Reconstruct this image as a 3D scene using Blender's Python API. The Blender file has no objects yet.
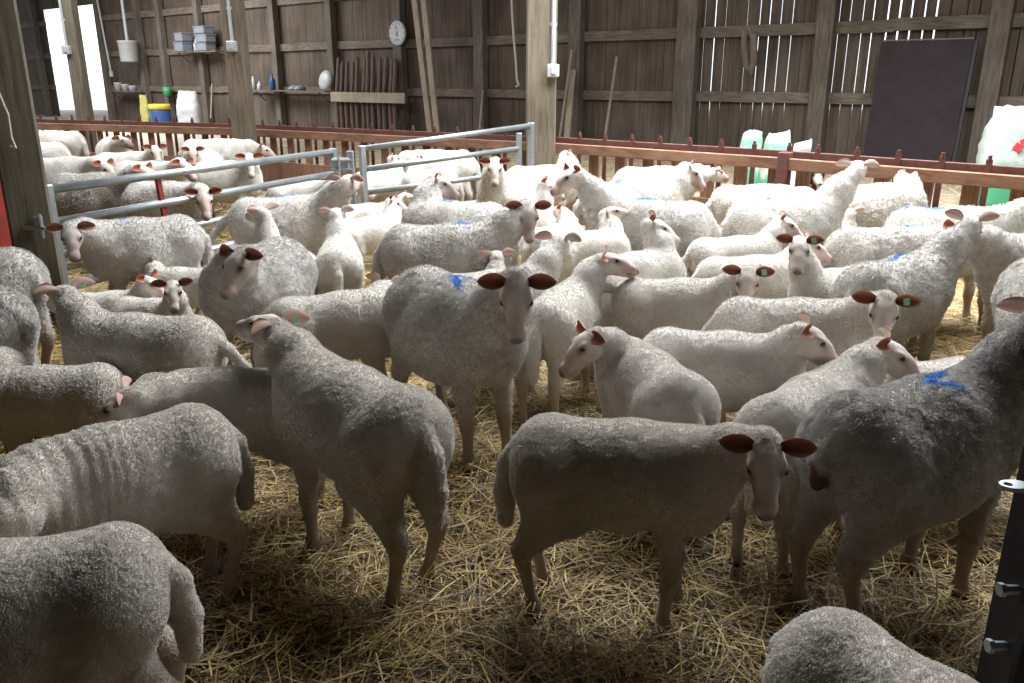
import bpy, math, random
import numpy as np
from mathutils import Vector, Matrix

# ------------------------------------------------------------------ camera, world, lights, exposure
W, H, F = 1024, 683, 826.0
CAM_Z, PITCH = 1.5, math.radians(17.7)
scene = bpy.context.scene
COL = scene.collection
cam_d = bpy.data.cameras.new('camera')
cam_d.sensor_width = 36.0
cam_d.lens = F / W * 36.0
cam_d.clip_end = 300
cam = bpy.data.objects.new('camera', cam_d)
cam.location = (0, 0, CAM_Z)
cam.rotation_euler = (math.pi / 2 - PITCH, 0, 0)
COL.objects.link(cam)
scene.camera = cam

scene.view_settings.view_transform = 'Standard'
scene.view_settings.look = 'None'
scene.view_settings.gamma = 1
scene.view_settings.exposure = 0.0
scene.view_settings.use_curve_mapping = False
scene.cycles.use_denoising = True
scene.cycles.max_bounces = 6
scene.cycles.diffuse_bounces = 3

world = bpy.data.worlds.new('overcast_sky')
scene.world = world
world.use_nodes = True
world.node_tree.nodes['Background'].inputs[0].default_value = (0.86, 0.93, 1.0, 1)
world.node_tree.nodes['Background'].inputs[1].default_value = 2.2


def area(name, loc, size, power, rot=(0, 0, 0), color=(1, 1, 1), spread=180):
    d = bpy.data.lights.new(name, 'AREA')
    d.shape = 'RECTANGLE'
    d.size, d.size_y = size
    d.energy = power
    d.color = color
    d.spread = math.radians(spread)
    o = bpy.data.objects.new(name, d)
    o.location = loc
    o.rotation_euler = rot
    COL.objects.link(o)
    return o


# area lamps under the closed roof: skylights over the pens, others added as fill
area('skylight_over_pen', (3.2, 7.6, 5.6), (7.5, 2.8), 1350, color=(0.95, 0.98, 1.0), spread=140)
area('fill_mid_pen', (2.0, 5.6, 5.6), (5.5, 1.0), 255, color=(0.96, 0.98, 1.0))  # added weaker fill lamp, brightens the mid-pen sheep
area('right_side_fill', (4.9, 2.6, 2.2), (2.0, 2.2), 42, rot=(0, math.radians(90), 0), color=(0.93, 0.97, 1.0))  # added side fill for the right-hand ewe, no bay opening is modelled
area('skylight_over_far_pen', (-6.5, 10.8, 5.6), (7.0, 4.0), 760, color=(0.97, 0.98, 1.0))
area('fill_over_aisle', (3.0, 14.5, 5.6), (14.0, 2.5), 230, color=(0.97, 0.98, 1.0))  # added fill to brighten the long wall
area('fill_far_bay', (-13.5, 22.5, 5.6), (9.0, 5.0), 2100, color=(0.97, 0.98, 1.0))  # added fill to lift the left end of the barn


def pix(u, v, z=None, Y=None):
    """World point on the sight line of photo pixel (u, v), at height z or at forward distance Y."""
    a, b = (u - W / 2) / F, -(v - H / 2) / F
    c, s = math.cos(PITCH), math.sin(PITCH)
    d = np.array([a, c + b * s, -s + b * c])
    t = (z - CAM_Z) / d[2] if z is not None else Y / d[1]
    return np.array([0, 0, CAM_Z]) + d * t


def ray(u, v):
    a, b = (u - W / 2) / F, -(v - H / 2) / F
    c, s = math.cos(PITCH), math.sin(PITCH)
    d = np.array([a, c + b * s, -s + b * c])
    return d / np.linalg.norm(d)


# ------------------------------------------------------------------ helpers
def tag(o, label=None, cat=None, group=None, kind=None):
    if label: o['label'] = label
    if cat: o['category'] = cat
    if group: o['group'] = group
    if kind: o['kind'] = kind
    return o


def empty(name, loc=(0, 0, 0), rz=0.0):
    o = bpy.data.objects.new(name, None)
    o.location = loc
    o.rotation_euler = (0, 0, rz)
    o.empty_display_size = 0.1
    COL.objects.link(o)
    return o


class MB:
    """Collects shapes and links them as one mesh object."""
    def __init__(self):
        self.v, self.f, self.m = [], [], []

    def add(self, vs, fs, mi=0):
        n = len(self.v)
        self.v += [tuple(p) for p in vs]
        self.f += [tuple(i + n for i in q) for q in fs]
        self.m += [mi] * len(fs)

    def box(self, c, size, M=None, mi=0, bev=0.0, jitter=0.0):
        sx, sy, sz = [x / 2 for x in size]
        b = min(bev, sx * .9, sy * .9, sz * .9)
        if b <= 0:
            vs = [(x, y, z) for x in (-sx, sx) for y in (-sy, sy) for z in (-sz, sz)]
            fs = [(0, 1, 3, 2), (4, 6, 7, 5), (0, 4, 5, 1), (2, 3, 7, 6), (0, 2, 6, 4), (1, 5, 7, 3)]
        else:
            vs, idx = [], {}
            for i, x in enumerate((-1, 1)):
                for j, y in enumerate((-1, 1)):
                    for k, z in enumerate((-1, 1)):
                        for a in range(3):
                            p = [x * (sx - b), y * (sy - b), z * (sz - b)]
                            p[a] = (x * sx, y * sy, z * sz)[a]
                            idx[(i, j, k, a)] = len(vs)
                            vs.append(tuple(p))
            g = lambda i, j, k, a: idx[(i, j, k, a)]
            fs = []
            for i in (0, 1):
                q = [g(i, 0, 0, 0), g(i, 1, 0, 0), g(i, 1, 1, 0), g(i, 0, 1, 0)]
                fs.append(q if i else q[::-1])
                q = [g(0, i, 0, 1), g(0, i, 1, 1), g(1, i, 1, 1), g(1, i, 0, 1)]
                fs.append(q if i else q[::-1])
                q = [g(0, 0, i, 2), g(1, 0, i, 2), g(1, 1, i, 2), g(0, 1, i, 2)]
                fs.append(q if i else q[::-1])
            for i in (0, 1):
                for j in (0, 1):
                    fl = (i + j) % 2
                    q = [g(i, j, 0, 0), g(i, j, 1, 0), g(i, j, 1, 1), g(i, j, 0, 1)]
                    fs.append(q if fl else q[::-1])
                    q = [g(i, 0, j, 0), g(i, 0, j, 2), g(i, 1, j, 2), g(i, 1, j, 0)]
                    fs.append(q if not fl else q[::-1])
                    q = [g(0, i, j, 1), g(1, i, j, 1), g(1, i, j, 2), g(0, i, j, 2)]
                    fs.append(q if not fl else q[::-1])
            for i in (0, 1):
                for j in (0, 1):
                    for k in (0, 1):
                        q = [g(i, j, k, 0), g(i, j, k, 1), g(i, j, k, 2)]
                        fs.append(q if (i + j + k) % 2 else q[::-1])
        c = Vector(c)
        out = []
        for p in vs:
            p = Vector(p)
            if jitter:
                p += Vector([random.uniform(-jitter, jitter) for _ in range(3)])
            if M is not None: p = M @ p
            out.append(p + c)
        self.add(out, fs, mi)

    def beam(self, a, b, w, h, mi=0, bev=0.004, up=(0, 0, 1)):
        """Rectangular bar from a to b: w across, h along up."""
        a, b = Vector(a), Vector(b)
        x = (b - a).normalized()
        y = Vector(up).cross(x)
        if y.length < 1e-5: y = Vector((0, 1, 0)).cross(x)
        y.normalize()
        z = x.cross(y)
        M = Matrix((x, y, z)).transposed()
        self.box((a + b) / 2, ((b - a).length, w, h), M, mi, bev)

    def tube(self, pts, r, n=8, mi=0, closed=False):
        pts = [Vector(p) for p in pts]
        rs = r if isinstance(r, (list, tuple)) else [r] * len(pts)
        base = len(self.v)
        prev = None
        vs, fs = [], []
        for i, p in enumerate(pts):
            t = (pts[min(i + 1, len(pts) - 1)] - pts[max(i - 1, 0)]).normalized()
            if prev is None:
                prev = t.orthogonal().normalized()
            s = (prev - t * prev.dot(t)).normalized()
            prev = s
            q = t.cross(s)
            for k in range(n):
                an = 2 * math.pi * k / n
                vs.append(p + (s * math.cos(an) + q * math.sin(an)) * rs[i])
        for i in range(len(pts) - 1):
            for k in range(n):
                fs.append((i * n + k, i * n + (k + 1) % n, (i + 1) * n + (k + 1) % n, (i + 1) * n + k))
        fs.append(tuple(range(n))[::-1])
        fs.append(tuple((len(pts) - 1) * n + k for k in range(n)))
        self.add(vs, fs, mi)

    def lathe(self, prof, n=24, mi=0, M=None, c=(0, 0, 0)):
        vs, fs = [], []
        for (r, z) in prof:
            for k in range(n):
                a = 2 * math.pi * k / n
                p = Vector((r * math.cos(a), r * math.sin(a), z))
                if M is not None: p = M @ p
                vs.append(p + Vector(c))
        for i in range(len(prof) - 1):
            for k in range(n):
                fs.append((i * n + k, i * n + (k + 1) % n, (i + 1) * n + (k + 1) % n, (i + 1) * n + k))
        fs.append(tuple(range(n))[::-1])
        fs.append(tuple((len(prof) - 1) * n + k for k in range(n)))
        self.add(vs, fs, mi)

    def build(self, name, mats, parent=None, smooth=False):
        me = bpy.data.meshes.new(name)
        me.from_pydata([tuple(p) for p in self.v], [], self.f)
        if not isinstance(mats, (list, tuple)): mats = [mats]
        for m in mats: me.materials.append(m)
        me.polygons.foreach_set('material_index', self.m)
        if smooth:
            me.polygons.foreach_set('use_smooth', [True] * len(self.f))
        me.update()
        o = bpy.data.objects.new(name, me)
        COL.objects.link(o)
        if parent is not None:
            o.parent = parent
        return o


# ------------------------------------------------------------------ materials
def nmat(name):
    m = bpy.data.materials.new(name)
    m.use_nodes = True
    nt = m.node_tree
    return m, nt, nt.nodes, nt.links, nt.nodes['Principled BSDF']


def ramp(nt, fac, stops):
    r = nt.nodes.new('ShaderNodeValToRGB')
    e = r.color_ramp.elements
    while len(e) < len(stops): e.new(0.5)
    for i, (p, c) in enumerate(stops):
        e[i].position = p
        e[i].color = (*c, 1)
    nt.links.new(fac, r.inputs[0])
    return r.outputs[0]


def noise(nt, scale, detail=4, rough=0.55, vec=None, stretch=None):
    n = nt.nodes.new('ShaderNodeTexNoise')
    n.inputs['Scale'].default_value = scale
    n.inputs['Detail'].default_value = detail
    n.inputs['Roughness'].default_value = rough
    tc = nt.nodes.new('ShaderNodeTexCoord')
    src = tc.outputs['Object'] if vec is None else vec
    if stretch:
        mp = nt.nodes.new('ShaderNodeMapping')
        mp.inputs['Scale'].default_value = stretch
        nt.links.new(src, mp.inputs['Vector'])
        src = mp.outputs[0]
    nt.links.new(src, n.inputs['Vector'])
    return n.outputs['Fac']


def bump(nt, bsdf, h, strength=0.3, dist=0.01):
    b = nt.nodes.new('ShaderNodeBump')
    b.inputs['Strength'].default_value = strength
    b.inputs['Distance'].default_value = dist
    nt.links.new(h, b.inputs['Height'])
    nt.links.new(b.outputs[0], bsdf.inputs['Normal'])


def simple(name, c1, c2=None, scale=8, rough=0.7, metal=0.0, stretch=None, b=0.15, bd=0.005):
    m, nt, N, L, P = nmat(name)
    c2 = c2 or tuple(x * 0.75 for x in c1)
    f = noise(nt, scale, 5, 0.6, stretch=stretch)
    L.new(ramp(nt, f, [(0.3, c2), (0.7, c1)]), P.inputs['Base Color'])
    P.inputs['Roughness'].default_value = rough
    P.inputs['Metallic'].default_value = metal
    if b: bump(nt, P, f, b, bd)
    return m


def wood(name, c1, c2, c3=None, stretch=(14, 14, 1.2), rough=0.85, scale=2.2):
    m, nt, N, L, P = nmat(name)
    f = noise(nt, scale, 8, 0.65, stretch=stretch)
    g = noise(nt, 1.3, 3, 0.5)
    a = ramp(nt, f, [(0.28, c2), (0.5, c1), (0.75, c3 or c1)])
    mx = N.new('ShaderNodeMix')
    mx.data_type = 'RGBA'
    mx.blend_type = 'MULTIPLY'
    mx.inputs[0].default_value = 0.8
    L.new(a, mx.inputs[6])
    L.new(ramp(nt, g, [(0.3, (0.6, 0.58, 0.55)), (0.65, (1.1, 1.1, 1.1))]), mx.inputs[7])
    L.new(mx.outputs[2], P.inputs['Base Color'])
    P.inputs['Roughness'].default_value = rough
    bump(nt, P, f, 0.5, 0.006)
    return m


M_WALL = wood('weathered_boards', (0.100, 0.075, 0.056), (0.044, 0.032, 0.024), (0.15, 0.115, 0.088), stretch=(9, 9, 0.5), scale=1.6)
M_STUD = wood('grey_frame_timber', (0.125, 0.104, 0.084), (0.055, 0.045, 0.036), (0.19, 0.16, 0.135))
M_RAIL = wood('wall_rail_timber', (0.150, 0.120, 0.092), (0.060, 0.047, 0.037), (0.22, 0.18, 0.14), stretch=(1.5, 1.5, 14))
M_POST = wood('barn_post_timber', (0.186, 0.152, 0.108), (0.093, 0.071, 0.050), (0.248, 0.205, 0.155))
M_POSTD = wood('dark_post_timber', (0.16, 0.14, 0.10), (0.07, 0.058, 0.042), (0.22, 0.19, 0.14))
M_FENCE = wood('feed_fence_timber', (0.256, 0.132, 0.080), (0.136, 0.064, 0.040), (0.320, 0.192, 0.128), stretch=(2, 2, 9))
M_SLAT = wood('fence_slat_timber', (0.25, 0.13, 0.08), (0.11, 0.055, 0.04), (0.32, 0.19, 0.13))
M_RUST = simple('rusty_steel', (0.17, 0.065, 0.045), (0.09, 0.035, 0.03), 14, 0.8)
M_GALV = simple('galvanised_steel', (0.42, 0.46, 0.48), (0.30, 0.33, 0.35), 10, 0.42, 0.75, b=0.05)
M_PLANK = wood('pale_planed_timber', (0.34, 0.275, 0.205), (0.22, 0.175, 0.125), (0.42, 0.35, 0.27))
M_PLY = simple('dark_film_plywood', (0.034, 0.022, 0.026), (0.020, 0.013, 0.016), 5, 0.9, b=0.1)
M_PLYEDGE = simple('plywood_edge', (0.22, 0.13, 0.10), None, 20, 0.8)
M_WHITE = simple('white_plastic', (0.50, 0.51, 0.52), (0.40, 0.41, 0.42), 6, 0.45, b=0.03)
M_GREYP = simple('grey_plastic', (0.23, 0.25, 0.28), (0.16, 0.17, 0.2), 8, 0.5)
M_BLACK = simple('gap_black', (0.015, 0.015, 0.018), None, 8, 0.5)
M_BLUE = simple('blue_plastic', (0.03, 0.09, 0.26), (0.02, 0.06, 0.18), 6, 0.4)
M_YELL = simple('yellow_plastic', (0.72, 0.55, 0.04), None, 6, 0.45)
M_YCLOTH = simple('yellow_cloth', (0.50, 0.45, 0.14), None, 12, 0.9)
M_GREEN = simple('green_plastic', (0.05, 0.33, 0.13), None, 6, 0.45)
M_RED = simple('red_paint', (0.28, 0.02, 0.015), (0.12, 0.012, 0.01), 12, 0.6)
M_DSTEEL = simple('dark_steel', (0.012, 0.010, 0.011), (0.006, 0.006, 0.007), 12, 0.55, 0.3)
M_CONC = simple('dusty_concrete', (0.42, 0.38, 0.31), (0.26, 0.23, 0.18), 2.5, 0.95, b=0.2)
M_HAY = simple('pale_hay', (0.62, 0.52, 0.33), (0.36, 0.29, 0.17), 18, 0.95, b=0.9, bd=0.04)
M_ROPE = simple('white_rope', (0.62, 0.60, 0.55), None, 30, 0.9)
M_OLDROPE = simple('old_rope', (0.16, 0.13, 0.11), None, 30, 0.9)
M_CEIL = simple('roof_underside', (0.05, 0.045, 0.04), (0.03, 0.028, 0.025), 3, 0.95)
M_DARKW = simple('inner_wall_timber', (0.04, 0.033, 0.028), None, 3, 0.95)
M_OUT = simple('pale_yard', (0.62, 0.63, 0.60), (0.5, 0.52, 0.48), 1.5, 0.95)
M_EYE, _nt, _N, _L, _P = nmat('sheep_eye')
_P.inputs['Base Color'].default_value = (0.012, 0.009, 0.008, 1)
_P.inputs['Roughness'].default_value = 0.15


def bag_material(name, red=False):
    m, nt, N, L, P = nmat(name)
    tc = N.new('ShaderNodeTexCoord')
    sp = N.new('ShaderNodeSeparateXYZ')
    L.new(tc.outputs['Object'], sp.inputs[0])
    n = noise(nt, 5, 3, 0.6)
    ad = N.new('ShaderNodeMath'); ad.operation = 'MULTIPLY_ADD'
    ad.inputs[1].default_value = 0.55; ad.inputs[2].default_value = -0.27
    L.new(n, ad.inputs[0])
    su = N.new('ShaderNodeMath'); su.operation = 'ADD'
    L.new(sp.outputs['Z'], su.inputs[0]); L.new(ad.outputs[0], su.inputs[1])
    g, w_ = (0.05, 0.25, 0.13), (0.46, 0.51, 0.49)
    stops = [(0.0, g), (0.40, g), (0.54, (0.16, 0.36, 0.25)), (0.66, (0.34, 0.38, 0.36)), (1.0, (0.34, 0.38, 0.36))] if red else \
            [(0.0, w_), (0.28, w_), (0.36, g), (0.50, (0.10, 0.36, 0.22)), (0.58, w_), (0.74, w_), (0.80, (0.16, 0.42, 0.28)), (1.0, w_)]
    c = ramp(nt, su.outputs[0], stops)
    L.new(c, P.inputs['Base Color'])
    P.inputs['Roughness'].default_value = 0.35
    bump(nt, P, noise(nt, 9, 4, 0.6), 0.5, 0.03)
    return m


M_STAKE = wood('old_stake_timber', (0.15, 0.095, 0.08), (0.075, 0.045, 0.04), (0.21, 0.14, 0.12))
M_BAG = bag_material('fertiliser_bag_film')
M_BAGR = bag_material('green_footed_bag_film', True)
M_REDPRINT = simple('red_print', (0.55, 0.05, 0.06), None, 9, 0.5)


def sheep_material():
    m, nt, N, L, P = nmat('fleece_and_skin')
    at = N.new('ShaderNodeAttribute'); at.attribute_name = 'col'
    wl = N.new('ShaderNodeAttribute'); wl.attribute_name = 'wool'
    n1 = noise(nt, 9, 3, 0.6)
    n2 = noise(nt, 75, 3, 0.7)
    mx = N.new('ShaderNodeMix'); mx.data_type = 'RGBA'; mx.blend_type = 'MULTIPLY'
    mx.inputs[0].default_value = 1.0
    L.new(at.outputs['Color'], mx.inputs[6])
    L.new(ramp(nt, n1, [(0.3, (0.80, 0.77, 0.72)), (0.65, (1.02, 1.02, 1.02))]), mx.inputs[7])
    m2 = N.new('ShaderNodeMix'); m2.data_type = 'RGBA'; m2.blend_type = 'MULTIPLY'
    L.new(wl.outputs['Fac'], m2.inputs[0])
    L.new(mx.outputs[2], m2.inputs[6])
    L.new(ramp(nt, n2, [(0.30, (0.86, 0.855, 0.84)), (0.62, (1.03, 1.03, 1.03))]), m2.inputs[7])
    L.new(m2.outputs[2], P.inputs['Base Color'])
    P.inputs['Roughness'].default_value = 0.9
    P.inputs['Specular IOR Level'].default_value = 0.0
    b = N.new('ShaderNodeBump')
    b.inputs['Distance'].default_value = 0.012
    L.new(n2, b.inputs['Height'])
    mm = N.new('ShaderNodeMath'); mm.operation = 'MULTIPLY_ADD'
    mm.inputs[1].default_value = 0.5; mm.inputs[2].default_value = 0.08
    L.new(wl.outputs['Fac'], mm.inputs[0])
    L.new(mm.outputs[0], b.inputs['Strength'])
    L.new(b.outputs[0], P.inputs['Normal'])
    return m


def hair_material():
    m, nt, N, L, P = nmat('wool_fibre')
    at = N.new('ShaderNodeAttribute'); at.attribute_name = 'col'
    L.new(at.outputs['Color'], P.inputs['Base Color'])
    P.inputs['Roughness'].default_value = 0.9
    P.inputs['Specular IOR Level'].default_value = 0.0
    return m


M_SHEEP = sheep_material()
M_WOOL = hair_material()


def tagmat(n, c):
    m, nt, N, L, P = nmat(n)
    P.inputs['Base Color'].default_value = (*c, 1)
    P.inputs['Roughness'].default_value = 0.4
    return m


M_TAG = {'g': tagmat('green_tag_plastic', (0.22, 0.50, 0.30)), 'o': tagmat('orange_tag_plastic', (0.85, 0.26, 0.06)),
         'y': tagmat('yellow_tag_plastic', (0.75, 0.5, 0.1))}


# ------------------------------------------------------------------ implicit-surface animal builder
def vnoise(p, seed=0):
    """Smooth value noise in [-1, 1] at points p (N, 3)."""
    i = np.floor(p).astype(np.int64)
    f = p - i
    f = f * f * (3 - 2 * f)
    def h(x, y, z):
        n = (x * 374761393 + y * 668265263 + z * 2147483647 + seed * 974634777) & 0x7fffffff
        n = ((n ^ (n >> 13)) * 1274126177) & 0x7fffffff
        n = (n ^ (n >> 16)) & 0xffff
        return n / 32767.5 - 1.0
    out = 0
    for dx in (0, 1):
        wx = f[:, 0] if dx else 1 - f[:, 0]
        for dy in (0, 1):
            wy = f[:, 1] if dy else 1 - f[:, 1]
            for dz in (0, 1):
                wz = f[:, 2] if dz else 1 - f[:, 2]
                out = out + h(i[:, 0] + dx, i[:, 1] + dy, i[:, 2] + dz) * wx * wy * wz
    return out


class RC:
    """Tapered capsule."""
    def __init__(self, a, b, ra, rb, k=0.03, tag='w'):
        self.a, self.b = np.array(a, float), np.array(b, float)
        self.ra, self.rb, self.k, self.tag = ra, rb, k, tag
        r = max(ra, rb)
        self.lo = np.minimum(self.a, self.b) - r
        self.hi = np.maximum(self.a, self.b) + r

    def d(self, p):
        ba = self.b - self.a
        t = np.clip(((p - self.a) @ ba) / (ba @ ba + 1e-9), 0, 1)
        q = p - self.a - t[..., None] * ba
        return np.sqrt((q * q).sum(-1)) - (self.ra + (self.rb - self.ra) * t)


class EL:
    """Ellipsoid with axes M (columns) and radii."""
    def __init__(self, c, r, M=None, k=0.04, tag='w'):
        self.c, self.r = np.array(c, float), np.array(r, float)
        self.M = np.eye(3) if M is None else M
        self.k, self.tag = k, tag
        e = np.sqrt(((self.M * self.r) ** 2).sum(1))
        self.lo, self.hi = self.c - e, self.c + e

    def d(self, p):
        q = (p - self.c) @ self.M
        k0 = np.sqrt(((q / self.r) ** 2).sum(-1)) + 1e-9
        k1 = np.sqrt(((q / self.r ** 2) ** 2).sum(-1)) + 1e-9
        return k0 * (k0 - 1) / k1


def smin(a, b, k):
    h = np.maximum(k - np.abs(a - b), 0) / k
    return np.minimum(a, b) - h * h * k * 0.25


def field(prims, p):
    d = np.full(p.shape[:-1], 0.25)
    for q in prims:
        d = smin(d, q.d(p), q.k)
    return d


def polygonise(prims, h):
    lo = np.min([q.lo for q in prims], 0) - 2.5 * h
    hi = np.max([q.hi for q in prims], 0) + 2.5 * h
    n = np.ceil((hi - lo) / h).astype(int) + 1
    D = np.full(tuple(n), 0.25)
    ax = [lo[i] + h * np.arange(n[i]) for i in range(3)]
    for q in prims:
        m = q.k + 2 * h
        i0 = np.clip(np.floor((q.lo - m - lo) / h).astype(int), 0, n - 1)
        i1 = np.clip(np.ceil((q.hi + m - lo) / h).astype(int) + 1, 1, n)
        sl = tuple(slice(i0[i], i1[i]) for i in range(3))
        g = np.stack(np.meshgrid(*[ax[i][sl[i]] for i in range(3)], indexing='ij'), -1)
        D[sl] = smin(D[sl], q.d(g), q.k)
    S = D < 0
    c = np.zeros(tuple(n - 1), int)
    for dx in (0, 1):
        for dy in (0, 1):
            for dz in (0, 1):
                c += S[dx:n[0] - 1 + dx, dy:n[1] - 1 + dy, dz:n[2] - 1 + dz]
    act = (c > 0) & (c < 8)
    idx = np.full(act.shape, -1)
    cells = np.argwhere(act)
    idx[act] = np.arange(len(cells))
    acc = np.zeros((len(cells), 3)); cnt = np.zeros(len(cells))
    cr = [(x, y, z) for x in (0, 1) for y in (0, 1) for z in (0, 1)]
    for a in cr:
        for ax_ in range(3):
            if a[ax_]: continue
            b = list(a); b[ax_] = 1
            ia, ib = cells + np.array(a), cells + np.array(b)
            va, vb = D[tuple(ia.T)], D[tuple(ib.T)]
            m = (va < 0) != (vb < 0)
            t = np.where(m, va / np.where(m, va - vb, 1), 0)
            acc += (np.array(a) + t[:, None] * (np.array(b) - np.array(a))) * m[:, None]
            cnt += m
    V = lo + h * (cells + acc / cnt[:, None])
    Q = []
    for axis in range(3):
        u, v = (axis + 1) % 3, (axis + 2) % 3
        sa = [slice(None)] * 3; sb = [slice(None)] * 3
        sa[axis] = slice(0, n[axis] - 1); sb[axis] = slice(1, n[axis])
        A, B = S[tuple(sa)], S[tuple(sb)]
        e = np.argwhere(A != B)
        e = e[(e[:, u] > 0) & (e[:, v] > 0) & (e[:, u] < n[u] - 1) & (e[:, v] < n[v] - 1)]
        inside = A[tuple(e.T)]
        off = np.zeros((4, 3), int)
        off[0, u] = off[0, v] = -1
        off[1, v] = -1
        off[3, u] = -1
        q = np.stack([idx[tuple((e + o).T)] for o in off], 1)
        q[~inside] = q[~inside][:, ::-1]
        Q.append(q)
    Q = np.concatenate(Q)
    # settle the vertices on the exact surface
    def grad(P):
        e = h * 0.35
        f0 = field(prims, P)
        g = np.stack([field(prims, P + np.eye(3)[i] * e) - f0 for i in range(3)], 1) / e
        return f0, g
    for _ in range(2):
        f0, g = grad(V)
        l2 = (g * g).sum(1) + 1e-6
        V = V - np.clip(f0 / l2, -h, h)[:, None] * g
    _, g = grad(V)
    Nn = g / (np.sqrt((g * g).sum(1))[:, None] + 1e-9)
    return V, Q, Nn


def rotz(a):
    c, s = math.cos(a), math.sin(a)
    return np.array([[c, -s, 0], [s, c, 0], [0, 0, 1]])


def head_frame(az, pitch, roll=0.0):
    f = np.array([math.cos(az) * math.cos(pitch), math.sin(az) * math.cos(pitch), math.sin(pitch)])
    l = np.array([-math.sin(az), math.cos(az), 0.0])
    u = np.cross(f, l)
    c, s = math.cos(roll), math.sin(roll)
    l, u = l * c + u * s, u * c - l * s
    return np.stack([f, l, u], 1)         # columns forward, left, up


def ear_mesh(HM, org, side, L, droop, back, wid=0.030):
    """A cupped leaf-shaped ear: returns verts, quads, inner-mask."""
    d = HM @ np.array([-back, side, droop]); d /= np.linalg.norm(d)
    face = np.array([HM[0, 0], HM[1, 0], 0.0]) / (np.hypot(HM[0, 0], HM[1, 0]) + 1e-6) + HM[:, 1] * side * 0.12 + np.array([0, 0, 0.10]) + 0.15 * HM[:, 2]; face -= d * (face @ d); face /= np.linalg.norm(face)
    sd = np.cross(d, face)
    nu, nv = 13, 7
    V, inner = [], []
    for layer in (0, 1):
        for i in range(nu):
            u = i / (nu - 1)
            w = wid * max(0.0, math.sin(math.pi * (0.13 + 0.87 * u) ** 1.05)) ** (0.62 if u > .5 else 0.9) + 0.0015
            for j in range(nv):
                v = -1 + 2 * j / (nv - 1)
                cup = (1.05 - 0.55 * u) * w * (v * v)
                p = org + d * (L * u) + sd * (w * v) + face * (cup - 0.02 * u * u * (-1) * 0) - np.array([0, 0, 0.012]) * u * u
                p = p - face * (0.0045 * (1 - 0.6 * abs(v))) * layer - face * 0.006 * (1 - u)
                V.append(p); inner.append(1 - layer)
    Fq = []
    g = lambda l, i, j: l * nu * nv + i * nv + j
    for l in (0, 1):
        for i in range(nu - 1):
            for j in range(nv - 1):
                q = (g(l, i, j), g(l, i, j + 1), g(l, i + 1, j + 1), g(l, i + 1, j))
                Fq.append(q if l else q[::-1])
    for i in range(nu - 1):
        for j in (0, nv - 1):
            Fq.append((g(0, i, j), g(0, i + 1, j), g(1, i + 1, j), g(1, i, j)))
    mid = org + d * (L * 0.42) + face * 0.006
    return np.array(V), Fq, np.array(inner, float), (mid, d, sd, face)


def sphere_mesh(c, r, HM, n=8):
    V, Fq = [], []
    for i in range(n + 1):
        a = math.pi * i / n
        for k in range(2 * n):
            b = math.pi * k / n
            p = np.array([math.sin(a) * math.cos(b), math.sin(a) * math.sin(b), math.cos(a)]) * r
            V.append(c + HM @ p)
    for i in range(n):
        for k in range(2 * n):
            Fq.append((i * 2 * n + k, i * 2 * n + (k + 1) % (2 * n), (i + 1) * 2 * n + (k + 1) % (2 * n), (i + 1) * 2 * n + k))
    return np.array(V), Fq


ZB = 0.735      # top of the back of a size-1 sheep
rng = np.random.default_rng(7)
SHEEP_LOG = []


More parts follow.
